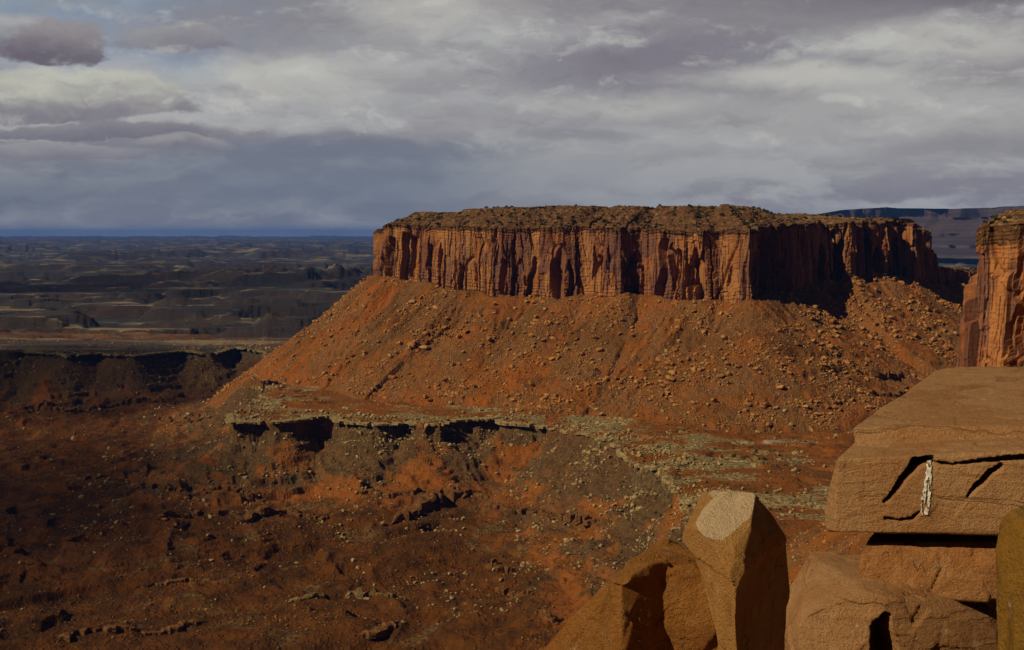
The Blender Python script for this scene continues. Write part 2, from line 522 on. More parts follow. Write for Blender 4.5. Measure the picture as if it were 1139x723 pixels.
MESA = px_outline([
    (413, 2420, 257, 309), (432, 2350, 250, 312), (470, 2300, 251, 319), (505, 2235, 252, 325), (530, 2215, 252, 329),
    (556, 2170, 253, 333), (592, 2160, 253, 335), (625, 2110, 253, 336), (650, 2120, 252, 335), (690, 2065, 254, 335), (712, 2085, 253, 335),
    (745, 2030, 256, 337), (782, 1995, 257, 341), (800, 2005, 256, 340), (834, 1960, 256, 339), (848, 1990, 253, 336), (866, 2035, 250, 328),
    (888, 2100, 249, 325), (905, 2150, 248, 322), (928, 2165, 248, 317), (946, 2170, 247, 312), (955, 2205, 246, 310),
    (984, 2216, 245, 309), (991, 2250, 245, 310), (1012, 2264, 248, 313), (1023, 2315, 262, 316), (1034, 2400, 288, 318)])
MESA_BACK = np.array([(960, 2850, 15, -95), (900, 3020, 15, -95), (500, 3200, 15, -100), (60, 3050, 15, -100), (-200, 2700, 12, -95)], float)
MESA_ALL = np.vstack([MESA, MESA_BACK])

BUTTE_F = px_outline([(1094, 900, 251, 470), (1085, 800, 252, 470), (1078, 735, 253, 470), (1073, 712, 253, 480), (1086, 697, 252, 480), (1104, 690, 250, 480),
                      (1132, 676, 247, 490), (1156, 664, 246, 490), (1190, 655, 245, 490), (1300, 625, 244, 490)])
BUTTE_F[:, 3] = -150
BUTTE_ALL = np.vstack([BUTTE_F, np.array([(520, 700, 8, -150), (620, 900, 8, -150), (610, 1150, 8, -150), (520, 1170, 8, -150)], float)])

FIN = px_outline([(1030, 2440, 306, 318), (1040, 2470, 300, 320), (1054, 2510, 297, 320), (1066, 2540, 300, 320), (1085, 2580, 304, 322), (1120, 2640, 306, 322)])
FIN_ALL = np.vstack([FIN, np.array([(1060, 2720, FIN[-1, 2], FIN[-1, 3]), (880, 2640, FIN[1, 2], FIN[1, 3])], float)])

# edge of the bench the talus stands on, from the far left round to the right
ZB = -263.0
def Q(px, py): p = on_level(px, py, ZB); return (p[0], p[1])
BENCH = np.array([(-4200, 2700), (-2600, 2820), (-1700, 2800), Q(-40, 394), Q(30, 390), Q(75, 396), Q(110, 393), Q(150, 395), Q(200, 389), Q(232, 391), Q(262, 386), Q(292, 389),
                  Q(300, 397), Q(283, 407), Q(276, 428), Q(305, 432), Q(298, 440), Q(258, 462), Q(262, 470), Q(304, 471), Q(318, 470), Q(346, 463), Q(372, 460),
                  Q(384, 469), Q(420, 471), Q(450, 467), Q(470, 472), Q(488, 471), Q(520, 464), Q(556, 461), Q(566, 468), Q(610, 470),
                  Q(648, 480), Q(690, 497), Q(704, 512), Q(742, 526), Q(756, 548), Q(800, 575), Q(856, 640),
                  (300, 850), (800, 800), (4200, 2000), (6000, 12000), (-12000, 12000)], float)


def seg_dist(x, y, poly, closed=True):
    """distance to a closed outline, arc length of the nearest point, inside mask"""
    n = len(poly); best = np.full(x.shape, 1e18, np.float32); u = np.zeros(x.shape, np.float32)
    idx = np.zeros(x.shape, np.int16); tt = np.zeros(x.shape, np.float32)
    ins = np.zeros(x.shape, bool); acc = 0.0
    for i in range(n):
        a = poly[i]; b_ = poly[(i + 1) % n]
        ex, ey = b_[0] - a[0], b_[1] - a[1]; L2 = ex * ex + ey * ey
        t = np.clip(((x - a[0]) * ex + (y - a[1]) * ey) / L2, 0, 1)
        d = (x - a[0] - t * ex) ** 2 + (y - a[1] - t * ey) ** 2
        k = d < best
        best[k] = d[k]; u[k] = acc + t[k] * math.sqrt(L2); idx[k] = i; tt[k] = t[k]
        acc += math.sqrt(L2)
        cr = (a[1] > y) != (b_[1] > y)
        if abs(ey) > 1e-9: ins ^= cr & (x < ex * (y - a[1]) / ey + a[0])
    return np.sqrt(best), u, ins, idx, tt


def talus(x, y, poly, slope, seed, curve=0.00018):
    d, u, ins, idx, t = seg_dist(x, y, poly)
    zb = poly[idx, 3] * (1 - t) + poly[(idx + 1) % len(poly), 3] * t
    d = np.where(ins, 0, d)
    # debris cones and gullies running straight down from the cliff
    cone = n2(x / 75.0, y / 75.0, seed + 2) * 9 * np.exp(-d / 130)
    fan = np.clip(d / 60, 0, 1) * np.exp(-d / 420)
    w = f2(x / 60, y / 60, 3, seed + 5) * 14
    g = -np.abs(n2((u + w) / 34.0, d / 260.0, seed)) * 15 * fan - np.abs(n2((u + w * .5) / 13.0, d / 150.0, seed + 1)) * 6.5 * fan
    z = zb + 6 + cone - slope * d + curve * np.minimum(d, 420) ** 2 + g + 4
    return np.where(ins, zb + 4, z), d, u


def terrace(z, lo, step, sharp, x, y, seed, amt):
    """break a slope into ledges"""
    q = (z - lo) / step + f2(x / 160, y / 160, 3, seed) * .9
    f = np.floor(q); r = q - f
    r2 = np.where(r < sharp, r / sharp * 0.25, 0.25 + (r - sharp) / (1 - sharp) * .75)
    return z + (r2 - r) * step * amt


def terrain(x, y):
    x = np.asarray(x, np.float32); y = np.asarray(y, np.float32)
    near = y < 7000
    wx = f2(x / 90, y / 90, 5, 40) * 26 + f2(x / 14, y / 14, 2, 41) * 2.2; wy = f2(x / 90, y / 90, 5, 50) * 26 + f2(x / 14, y / 14, 2, 51) * 2.2
    k = np.clip((7000 - y) / 3000, 0, 1)
    d, u, ins, idx, t = seg_dist(x + wx * k, y + wy * k, BENCH)
    d = np.where(ins, -d, d)                                   # positive outside the bench
    # bench top
    bench = ZB + f2(x / 260, y / 260, 4, 3) * 9 + f2(x / 40, y / 40, 4, 4) * 2.2
    bench = terrace(bench, -300, 5.0, .84, x * 1.6, y * 1.6, 8, .95)
    # below the bench: small cliff, rubble slope, rolling floor
    H = 104.0
    rise = n2(u / 60, 0 * u, 61) * .5 + .5
    cl = 10 + 15 * sst(.35, .75, n2(u / 110.0, 0 * u + 3.3, 62) * .5 + .5) + 7 * n2(u / 24.0, 0 * u + 1.3, 68)
    cl = np.maximum(cl * (1 - .5 * sst(-500, -800, x)), 2)
    dd = np.maximum(d, 0)
    cl = 17 + (cl - 17) * np.exp(-dd / 55)
    ug = x * .92 + y * .38 + f2(x / 180, y / 180, 3, 65) * 60
    gul = -np.abs(n2((ug + f2(x / 50, y / 50, 2, 66) * 25) / 70.0, dd / 400.0, 63)) * 26 * sst(10, 120, dd) * np.exp(-dd / 330) \
          - np.abs(n2((ug + f2(x / 50, y / 50, 2, 67) * 12) / 24.0, dd / 200.0, 64)) * 7 * sst(5, 60, dd) * np.exp(-dd / 110)
    ang = R(28)
    xr = x * math.cos(ang) + y * math.sin(ang); yr = -x * math.sin(ang) + y * math.cos(ang)
    roll = f2(xr / 620, yr / 210, 4, 70) * 26 + f2(xr / 160, yr / 70, 4, 71) * 9
    wash = -np.exp(-(n2(xr / 700 + 3, yr / 230, 73) / .10) ** 2) * 7
    low = ZB - cl * sst(0, 4.5, dd) - H * (1 - np.exp(-dd * .56 / H)) + gul + (roll + wash) * sst(30, 260, dd)
    led = .25 + .75 * sst(-.15, .2, f2(x / 150, y / 120, 4, 75))
    low2 = terrace(low, -420, 14.0, .84, x, y, 77, .95 * led)
    low2 = terrace(low2, -411, 4.5, .82, x, y, 78, .9 * sst(-.2, .2, f2(x / 90, y / 90, 3, 79)))
    low2 = low2 + (f2(x / 28, y / 28, 4, 72) * 2.6 + f2(x / 6, y / 6, 3, 74) * 1.1) * sst(15, 60, dd)
    z = np.where(d > 0, low2, bench)
    # talus aprons
    z1, d1, u1 = talus(x, y, MESA_ALL, .615 + .22 * sst(-190, -400, x), 100)
    z2, d2, u2 = talus(x, y, BUTTE_ALL, .75, 130)
    z3, d3, u3 = talus(x, y, FIN_ALL, .62, 160)
    z4, d4, u4 = talus(x, y, HEAD_ALL, .66, 190)
    zt = np.maximum(np.maximum(z1, z2), np.maximum(z3, z4))
    zt = zt + f2(x / 45, y / 45, 4, 200) * 5 + f2(x / 11, y / 11, 3, 201) * 2.4 + f2(x / 4.5, y / 4.5, 2, 202) * 1.1
    zt = terrace(zt, -300, 24, .9, x, y, 205, .30 * sst(-.1, .35, f2(x / 130, y / 130, 2, 206)))
    h = np.clip(.5 + .5 * (zt - z) / 7.0, 0, 1)                # soft maximum
    zz = z * (1 - h) + zt * h + 3.5 * h * (1 - h)
    # far country
    far = sst(3000, 4200, y)
    p1 = f2(x / 2600, y / 1500, 5, 300); p2 = f2(x / 900, y / 420, 5, 310)
    lvl = -268 - 40 * sst(-.10, .0, p1 * .6 + p2 * .5) - 34 * sst(.06, .12, p1 * .6 + p2 * .5) + 34 * sst(-.22, -.30, p1 * .7 + p2 * .4)
    lvl = lvl + f2(x / 420, y / 260, 5, 320) * 15
    lvl = terrace(lvl, -500, 15, .84, x * .3, y * .3, 325, .6)
    lvl = lvl + f2(x / 60, y / 60, 3, 321) * 3
    lvl = lvl + 135 * sst(17000, 42000, y) + 70 * sst(0.05, .12, f2(x / 6000, y / 3500, 4, 330)) * sst(9000, 14000, y) * (1 - sst(25000, 40000, y) * .6)
    lvl = lvl + 75 * sst(42000, 60000, y)
    # knobs and needles along a far ridge left of the mesa
    kn = np.exp(-(((x + 1050) / 900) ** 2 + ((y - 7300) / 700) ** 2))
    lvl = lvl + kn * (60 + 120 * np.clip(f2(x / 130, y / 160, 3, 340), 0, 1))
    zz = zz * (1 - far) + lvl * far
    info = dict(d=d, h=h, far=far, u=u, d1=d1, u1=u1, roll=roll)
    return zz, info


# the headland the viewer stands on (plan), its cliff falls away just past the boulders
HEAD_ALL = np.array([(-60, -60, -3, -240), (-9, -8, -3, -240), (-5, 3, -3, -240), (0, 7.6, -3, -240), (3, 8.4, -3, -240), (4.5, 10.3, -3, -240),
                     (9, 11.5, -3, -240), (40, 6, -3, -240), (120, -60, -3, -240)], float)

# ------------------------------------------------------------------ ground sheet
s_core = np.arange(-0.47, 0.4701, 0.00078)
s_side = np.array([0.49, .52, .56, .6, .66, .74, .85, 1.0, 1.3, 1.8])
S = np.concatenate([-s_side[::-1], s_core, s_side])
ys = [-400, -150, -60, 0.5, 60, 120, 200, 280]
Y = 330.0
while Y < 1000: ys.append(Y); Y += 3.2
while Y < 2750: ys.append(Y); Y += 1.9
while Y < 3300: ys.append(Y); Y += 3.2
i = 1 / Y
while i > 1 / 70000.0: ys.append(1 / i); i -= 9.0e-7
ys += [80000, 110000]
ys = np.array(ys)
XX = S[None, :] * np.maximum(ys, 260)[:, None] * np.ones_like(S)[None, :]
YY = ys[:, None] * np.ones_like(S)[None, :]
Z, inf = terrain(XX, YY)
grady = np.abs(np.gradient(Z, axis=0) / np.gradient(YY, axis=0))
d_, h_ = inf['d'], inf['h']
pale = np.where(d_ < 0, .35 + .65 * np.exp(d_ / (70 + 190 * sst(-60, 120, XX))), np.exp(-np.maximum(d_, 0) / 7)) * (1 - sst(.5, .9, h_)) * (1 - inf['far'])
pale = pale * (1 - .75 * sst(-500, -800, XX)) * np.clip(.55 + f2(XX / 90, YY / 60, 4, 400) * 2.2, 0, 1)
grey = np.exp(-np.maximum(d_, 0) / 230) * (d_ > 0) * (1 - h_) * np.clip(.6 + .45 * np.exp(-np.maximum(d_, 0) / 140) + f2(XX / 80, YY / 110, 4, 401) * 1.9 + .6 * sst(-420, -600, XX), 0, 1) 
wp = at(850, 482, 1700)
w1 = on_level(860, 489, ZB); w2 = on_level(798, 476, ZB)
white_a = np.exp(-(((XX - w1[0]) / 17) ** 2 + ((YY - w1[1]) / 16) ** 2)) + .7 * np.exp(-(((XX - w2[0]) / 30) ** 2 + ((YY - w2[1]) / 8) ** 2))
white_a = white_a * (d_ < 0)
scree = h_ * np.clip(.5 + f2(XX / 70, YY / 70, 3, 402) * 1.3, 0, 1)
wst = f2(XX / 70, YY / 70, 3, 410) * 30
streak = f2((inf['u1'] + wst) / 20, inf['d1'] / 170, 4, 411) * 1.1 + f2((inf['u1'] + wst) / 75, inf['d1'] / 300, 3, 412) * .9
wash = np.exp(-((f2(XX / 330 + 2, YY / 170, 4, 420)) / .06) ** 2) * (d_ > 120) * (1 - h_) * (1 - inf['far']) * np.clip(.4 + f2(XX / 60, YY / 60, 3, 421) * 1.6, 0, 1)
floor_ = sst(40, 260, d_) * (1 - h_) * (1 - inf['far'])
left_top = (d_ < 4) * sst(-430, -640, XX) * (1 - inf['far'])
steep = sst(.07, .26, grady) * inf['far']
ground = mesh_grid('terrain', np.stack([XX, YY, Z], -1), M_TERR,
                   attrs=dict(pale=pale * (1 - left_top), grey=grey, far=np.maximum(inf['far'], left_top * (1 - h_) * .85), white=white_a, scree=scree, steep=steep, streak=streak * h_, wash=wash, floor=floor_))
tag(ground, kind='structure')


def ground_z(x, y):
    """height of the sheet as built (bilinear on its own grid)"""
    x = np.atleast_1d(np.asarray(x, float)); y = np.atleast_1d(np.asarray(y, float))
    r = np.clip(np.searchsorted(ys, y) - 1, 0, len(ys) - 2)
    s = x / np.maximum(y, 260); c_ = np.clip(np.searchsorted(S, s) - 1, 0, len(S) - 2)
    fr = np.clip((y - ys[r]) / (ys[r + 1] - ys[r]), 0, 1); fc = np.clip((s - S[c_]) / (S[c_ + 1] - S[c_]), 0, 1)
    return (Z[r, c_] * (1 - fr) * (1 - fc) + Z[r + 1, c_] * fr * (1 - fc) + Z[r, c_ + 1] * (1 - fr) * fc + Z[r + 1, c_ + 1] * fr * fc)


# ------------------------------------------------------------------ pale caprock that overhangs along the edge of the bench
def bench_d(x, y): return terrain(np.asarray(x), np.asarray(y))[1]['d']


def rim_rock(i0, i1, seed, reach, label, holes=.16):
    pts = []
    for a, b_ in zip(BENCH[i0:i1], BENCH[i0 + 1:i1 + 1]):
        k = max(2, int(np.hypot(*(b_ - a)) / 1.6)); t = np.arange(k)[:, None] / k; pts.append(a + (b_ - a) * t)
    p = np.vstack(pts)
    for _ in range(8): p[1:-1] = (p[:-2] + 2 * p[1:-1] + p[2:]) / 4
    tg = np.gradient(p, axis=0); nr = np.stack([tg[:, 1], -tg[:, 0]], -1); nr /= np.linalg.norm(nr, axis=1)[:, None]
    ts = np.linspace(-60, 60, 81)
    D = bench_d(p[:, 0][:, None] + nr[:, 0][:, None] * ts, p[:, 1][:, None] + nr[:, 1][:, None] * ts)
    if (D[:, -1] - D[:, 0]).mean() < 0: nr = -nr; D = D[:, ::-1]
    e = np.array([ts[np.argmax(row > 0)] if (row > 0).any() else 0 for row in D])
    e = np.clip(e, -45, 45); e = (np.roll(e, 1) + e + np.roll(e, -1)) / 3
    q = p + nr * e[:, None]
    u = np.concatenate([[0], np.cumsum(np.linalg.norm(np.diff(q, axis=0), axis=1))])
    out_ = reach * (.25 + .95 * np.clip(n2(u / 55, u * 0, seed) * .9 + .5, 0, 1)) + hash1(np.floor(u / 7 + n2(u / 20, u * 0, seed + 1)), seed) * 3.0 + hash1(np.floor(u / 2.7), seed + 2) * 1.1
    gap = hash1(np.floor(u / 8 + n2(u / 30, u * 0, seed + 9)), seed + 8) < holes
    out_ = np.where(gap, -1.5, out_)
    th = 2.6 + 1.6 * hash1(np.floor(u / 11), seed + 3)
    top = ground_z(q[:, 0] - nr[:, 0] * 9, q[:, 1] - nr[:, 1] * 9)
    top = np.convolve(np.pad(top, 6, 'edge'), np.ones(13) / 13, 'valid') + .6 + hash1(np.floor(u / 9), seed + 4) * .8
    rows = []
    for off_, dz in ((-14, -1.6), (-5, -.45), (-.6, .2), (.55, 0), (1.0, -.15), (1.02, -.45), (.97, -.55), (.99, -1.0), (-8, -1.15)):
        o_ = off_ * out_ if 0 < off_ <= 1.1 else np.full(len(q), float(off_))
        zz_ = top + np.where(dz > -.9, dz * th, -th * abs(dz)) + f2(u / 4, u * 0 + off_, 3, seed + 5) * .9
        if off_ == -14: zz_ = top - 3
        rows.append(np.stack([q[:, 0] + nr[:, 0] * o_, q[:, 1] + nr[:, 1] * o_, zz_], -1))
    o = mesh_grid('rim_rock', np.stack(rows), M_RIM, smooth=False)
    return tag(o, label, 'rock ledge', 'rim ledges of the bench')


M_RIM = mat_plain('pale_caprock', (0.17, 0.115, 0.050), (0.36, 0.255, 0.110), 0.22)
def ground_under(px, py):
    d = at(px, py, 1.0); yy = np.linspace(900, 3200, 2400)
    below_ = np.nonzero(ground_z(d[0] * yy, yy) > d[2] * yy)[0]
    k = yy[below_[0]] if len(below_) else 1500.0
    return np.array((d[0] * k, k))


def valley_ledge(pix, reach, th, seed, label, mat):
    """a broken ledge of bedrock standing out of the slope"""
    g = [ground_under(*q) for q in pix]
    p = np.vstack([a + (b_ - a) * np.linspace(0, 1, max(3, int(np.hypot(*(b_ - a)) / 1.3)), endpoint=False)[:, None] for a, b_ in zip(g[:-1], g[1:])])
    for _ in range(5): p[1:-1] = (p[:-2] + 2 * p[1:-1] + p[2:]) / 4
    u = np.concatenate([[0], np.cumsum(np.linalg.norm(np.diff(p, axis=0), axis=1))])
    p = p + np.stack([f2(u / 22, u * 0, 4, seed) * 9, f2(u / 22, u * 0 + 9, 4, seed) * 9], -1)
    tg = np.gradient(p, axis=0); nr = np.stack([tg[:, 1], -tg[:, 0]], -1); nr /= np.linalg.norm(nr, axis=1)[:, None] + 1e-9
    if nr[:, 1].mean() > 0: nr = -nr
    end = np.minimum(sst(0, 12, u), sst(0, 12, u[-1] - u))
    o_ = (reach * (.2 + .9 * hash1(np.floor(u / 6 + n2(u / 17, u * 0, seed + 1)), seed)) + hash1(np.floor(u / 2.2), seed + 2) * 1.0) * end
    o_ = np.where(hash1(np.floor(u / 7.5), seed + 8) < .2, -1.0, o_)
    t_ = th * (.5 + .8 * hash1(np.floor(u / 9), seed + 3)) * (.3 + .7 * end)
    z0 = ground_z(p[:, 0], p[:, 1]) + .3 * t_
    rows = []
    for a_, up_ in ((-9, -.9), (-3, -.1), (-.5, .28), (.5, .3), (1.0, .2), (1.02, -.1), (.95, -.2), (.98, -.62), (-.2, -.75), (-6, -1.6)):
        oo = o_ * a_ if 0 < a_ <= 1.1 else np.full(len(p), float(a_))
        rows.append(np.stack([p[:, 0] + nr[:, 0] * oo, p[:, 1] + nr[:, 1] * oo, z0 + up_ * t_ + f2(u / 3.5, u * 0 + a_, 3, seed + 5) * .5], -1))
    return tag(mesh_grid('rock_ledge', np.stack(rows), mat, smooth=False), label, 'rock ledge', 'broken ledges on the valley floor')


M_YEL = mat_plain('yellowish_ledge_rock', (0.100, 0.060, 0.020), (0.22, 0.140, 0.048), 0.3)
M_LEDGE = mat_plain('red_ledge_rock', (0.085, 0.036, 0.010), (0.20, 0.090, 0.028), 0.3)
for k_, (pix_, re_, th_, lb_) in enumerate([
    ([(20, 452), (70, 458), (130, 450), (175, 447)], 6, 9, 'long dark ledge across the shaded slope at the far left'),
    ([(178, 465), (215, 470), (240, 462)], 4, 5, 'short reddish ledge left of the bench end'),
    ([(60, 525), (95, 533), (120, 530)], 4, 4, 'small broken ledge at the left on the valley floor'),
    ([(130, 548), (170, 540), (215, 552), (262, 545), (300, 560)], 5, 6, 'jagged low ledge in the left middle of the valley floor'),
    ([(170, 580), (230, 572), (270, 580), (320, 568), (370, 576)], 6, 6, 'long jagged ledge below the shadowed end of the bench'),
    ([(395, 552), (420, 547), (452, 553), (470, 545)], 5, 6, 'ledge just left of the black gully mouth'),
    ([(536, 566), (565, 570), (590, 572), (640, 578), (668, 584)], 5, 7, 'dark red ledge left of the leaning brown boulder'),
    ([(540, 626), (556, 634), (575, 640)], 4, 7, 'upper blocky ledge in the stepped group near the valley bottom'),
    ([(548, 655), (566, 660), (600, 662)], 4, 6, 'middle blocky ledge in the stepped group near the valley bottom'),
    ([(590, 684), (610, 690), (630, 688)], 4, 7, 'lowest blocky ledge in the stepped group near the valley bottom'),
    ([(320, 672), (360, 664), (400, 660), (450, 668)], 5, 5, 'yellowish low ledge along the wash at bottom centre'),
    ([(438, 584), (452, 572), (470, 562), (492, 553), (512, 547)], 13, 13, 'thick ledge over the black gully below the middle of the bench'),
    ([(515, 556), (530, 552), (545, 556)], 6, 8, 'ledge at the right head of the black gully'),
    ([(395, 708), (420, 702), (446, 690)], 7, 6, 'dark bank of the wash at bottom centre'),
    ([(150, 655), (200, 645), (260, 650)], 4, 4, 'faint low ledge on the dark floor at bottom left'),
    ([(60, 712), (120, 700), (180, 705), (230, 690)], 4, 5, 'ledge nearest the bottom left corner of the valley'),
    ([(965, 414), (985, 419), (1006, 414)], 5, 8, 'black ledge low on the slope between the mesa and the big slab'),
    ([(805, 508), (830, 512), (858, 520)], 4, 6, 'dark undercut ledge in the pale rocks of the bench'),
    ([(285, 428), (298, 431), (312, 427)], 4, 9, 'square dark outcrop on the left flank above the bench end'),
    ([(1010, 432), (990, 440), (960, 436)], 3, 4, 'thin ledge on the slope just left of the big slab')]):
    valley_ledge(pix_, re_ * 1.5, th_ * 1.5, 940 + 11 * k_, lb_, M_YEL if 'yellowish' in lb_ or 'pale' in lb_ else M_LEDGE)
iR = [i_ for i_, b_ in enumerate(BENCH) if abs(b_[0] - Q(258, 462)[0]) < 1e-6][0]
iE = [i_ for i_, b_ in enumerate(BENCH) if abs(b_[0] - Q(610, 470)[0]) < 1e-6][0]
iM = [i_ for i_, b_ in enumerate(BENCH) if abs(b_[0] - Q(384, 469)[0]) < 1e-6][0]
iT = [i_ for i_, b_ in enumerate(BENCH) if abs(b_[0] - Q(800, 575)[0]) < 1e-6][0]
iL = [i_ for i_, b_ in enumerate(BENCH) if abs(b_[0] - Q(30, 390)[0]) < 1e-6][0]
rim_rock(iR, iM, 900, 12, 'pale overhanging rim ledge with the widest black shadow, at the left end of the bench')
rim_rock(iM, iE, 910, 9, 'thin pale rim ledge shading the slope below the middle of the bench')
rim_rock(iE, iT, 920, 2.5, 'broken pale rim ledge stepping down towards the upright boulder', .55)
rim_rock(iL, iL + 8, 930, 8, 'dark rim ledge of the plateau at the far left of the valley')

# ------------------------------------------------------------------ cliffs
def columns(u, width, seed, jit=.8):
    """irregular buttresses: cell index, position in the cell 0..1"""
    w = u / width + f2(u / (width * 2.7), 0 * u + seed * .37, 2, seed) * jit
    i = np.floor(w); return i, w - i


def cliff(name_top, parts, poly, n_front, step, rows, cap_rows, cap_in, cap_up, spine, mats, amp, seed, batter=6.0, back_step=25.0, foot=None, cap_detail=1.0, relief=1.0, boost=None, alc=1.0):
    """a closed cliff with a stepped cap drawn in to a spine; two meshes"""
    pts = []; n = len(poly)
    for i in range(n):
        a, b_ = poly[i], poly[(i + 1) % n]
        L = math.hypot(*(b_ - a)[:2]); st = step if i < n_front - 1 else back_step
        k = max(1, int(L / st)); t = np.arange(k)[:, None] / k
        pts.append(a + (b_ - a) * t)
    p = np.vstack(pts); N = len(p)
    front = np.concatenate([np.full(len(q), 1.0 if i < n_front - 1 else .15) for i, q in enumerate(pts)])
    # smoothed normals
    def sm(v, k):
        for _ in range(k): v = (np.roll(v, 1, 0) + v * 2 + np.roll(v, -1, 0)) / 4
        return v
    ps = sm(p.copy(), 30)
    p = sm(p, 4)
    tg = np.roll(ps, -1, 0) - np.roll(ps, 1, 0)
    nr = np.stack([tg[:, 1], -tg[:, 0]], -1); nr /= np.linalg.norm(nr, axis=1)[:, None] + 1e-9
    # outward means away from the centroid on the whole
    cen = p[:, :2].mean(0)
    if ((p[:, :2] - cen) * nr).sum() < 0: nr = -nr
    u = np.concatenate([[0], np.cumsum(np.linalg.norm(np.diff(p[:, :2], axis=0), axis=1))])
    v = np.linspace(0, 1, rows)[:, None]
    U = u[None, :] * np.ones_like(v); Vv = v * np.ones_like(U)
    hgt = (p[:, 2] - p[:, 3])[None, :]
    zz = Vv * hgt
    off = np.zeros_like(U)
    # buttresses and flat joint-bounded panels, each broken at its own heights
    pan = np.zeros_like(U)
    for (wd, dp, sd, hk) in ((62, 15, 1, 9.0), (27, 8.5, 2, 2.6), (13, 4.0, 3, 2.4), (6.0, 1.1, 4, 3.0)):
        wd *= amp; dp *= amp * relief
        uu = U + f2(U / (wd * 1.6), zz / (wd * 2.5) + sd, 3, seed + sd) * wd * .30
        ci, cf = columns(uu, wd, seed + 10 * sd, 1.5)
        vq = (zz + f2(U / (wd * .8), zz / (wd * .8), 2, seed + 6 + sd) * wd * .35) / (wd * hk) + hash1(ci, seed + 15 * sd) * 3
        vi = np.floor(vq); vf = vq - vi
        d0 = hash1(ci, seed + 20 * sd) ** 1.2; d1 = hash1(ci * 131 + vi, seed + 25 * sd)
        tilt = (hash1(ci, seed + 33 * sd) - .5) * (cf - .5)
        c_ = (d0 * .60 + d1 * .40 * (1 - .35 * vf) + .25 * tilt) * dp
        if sd > 1: c_ = c_ * (1 - .55 * sst(.35, 1.0, Vv) * hash1(ci, seed + 41 * sd))
        off += c_
        pan += (hash1(ci * 57 + vi, seed + 44 * sd) - .5) * (1.0 if sd in (1, 2) else .25)
    # alcoves: arched recesses of uneven width, depth and reach
    for (wd, dp, sd, prob) in ((38, 30, 6, .55), (18, 19, 7, .45), (8, 7.0, 8, .30)):
        wd *= amp; dp *= amp * relief * alc
        uu = U + f2(U / (wd * 1.3), zz / (wd * 2.2) + sd, 3, seed + 80 + sd) * wd * .5
        ci, cf = columns(uu, wd, seed + 90 + sd, 1.6)
        on = hash1(ci, seed + 91 + sd) < prob
        w_ = .28 + .7 * hash1(ci, seed + 92 + sd)
        e = np.abs(cf - .5) * 2 / w_
        v1 = .45 + .58 * hash1(ci, seed + 93 + sd); v0 = np.where(hash1(ci, seed + 94 + sd) < .4, .45 * hash1(ci, seed + 95 + sd), -1)
        vv = Vv + f2(U / 7, zz / 7, 3, seed + 96 + sd) * .05
        m_ = (1 - sst(.86, 1.0, e)) * (1 - sst(v1 - .05, v1, vv + .16 * e * e)) * sst(v0, v0 + .06, vv)
        off -= on * m_ * dp * (.45 + .55 * hash1(ci, seed + 97 + sd))
    if boost is not None: off *= boost(p)[None, :]
    # vertical cracks, horizontal beds, roughness
    off -= 2.2 * amp * np.exp(-(n2(U / (11 * amp), zz / (120 * amp), seed + 50) / .05) ** 2)
    off -= 5.0 * amp * np.exp(-(n2(U / (38 * amp), zz / (160 * amp), seed + 52) / .05) ** 2)
    bedq = zz / (5.2 * amp) + f2(U / 60, zz / 30, 2, seed + 51) * .7
    lower = 1 - sst(.05, .40, Vv)
    off += (.5 - (bedq - np.floor(bedq))) * 1.5 * amp * (.25 + 1.0 * lower + .8 * sst(.82, .95, Vv))
    off += f2(U / 6, zz / 6, 4, seed + 53) * 1.3 * amp
    off += batter * (1 - Vv) ** 1.4 + (foot(U, Vv) if foot else 0)
    off += 1.2 * amp * sst(.93, .97, Vv)                           # the rim rock stands a little proud
    off -= np.percentile(off[:, front > .5], 78)
    off *= front[None, :] * .85 + .15
    Pz = p[:, 3][None, :] + zz + (f2(U / 25, zz * 0, 3, seed + 60) * 5.0 * amp + (hash1(np.floor(U / (11 * amp) + n2(U / (40 * amp), U * 0, seed + 64)), seed + 63) - .5) * 6.5 * amp) * Vv ** 3 - (1 - Vv) ** 3 * 10
    PX = p[:, 0][None, :] + nr[:, 0][None, :] * off; PY = p[:, 1][None, :] + nr[:, 1][None, :] * off
    wall = mesh_grid(parts[0], np.stack([PX, PY, Pz], -1), mats, wrap=True, smooth=False,
                     attrs=dict(panel=pan, cap=sst(.90, .97, Vv + f2(U / 14, zz / 5, 2, seed + 61) * .05)))
    # cap
    rim = np.stack([PX[-1], PY[-1], Pz[-1]], -1)
    sp = np.array(spine, float)
    dd, uu_, _, idx, t = seg_dist(rim[:, 0], rim[:, 1], np.vstack([sp, sp[::-1][1:-1]]) if len(sp) > 2 else sp)
    ring = np.vstack([sp, sp[::-1][1:-1]]) if len(sp) > 2 else sp
    tgt = ring[idx] * (1 - t)[:, None] + ring[(idx + 1) % len(ring)] * t[:, None]
    tgt = sm(tgt, 60)
    D = np.linalg.norm(tgt[:, :2] - rim[:, :2], axis=1)
    q = np.linspace(0, 1, cap_rows) ** 1.25
    inw = np.where(q < .8, q / .8 * cap_in, 0)[:, None] * np.ones(N)[None, :]
    frac = inw / np.maximum(D, 1)[None, :]
    last = sst(.8, 1, q)[:, None]
    frac = np.where((q >= .8)[:, None], np.minimum(cap_in / np.maximum(D, 1), .9)[None, :] * (1 - last) + last * 1.0, np.minimum(frac, .9))
    soft = sm(rim.copy(), int(260 * amp)); ease = sst(0, min(9.0 * amp, cap_in * .3), inw)
    bx = rim[:, 0][None, :] * (1 - ease) + soft[:, 0][None, :] * ease; by = rim[:, 1][None, :] * (1 - ease) + soft[:, 1][None, :] * ease
    CX = bx + (tgt[:, 0][None, :] - bx) * frac
    CY = by + (tgt[:, 1][None, :] - by) * frac
    g = np.minimum(inw / cap_in, 1); g = np.where((q >= .8)[:, None], 1.0, g)
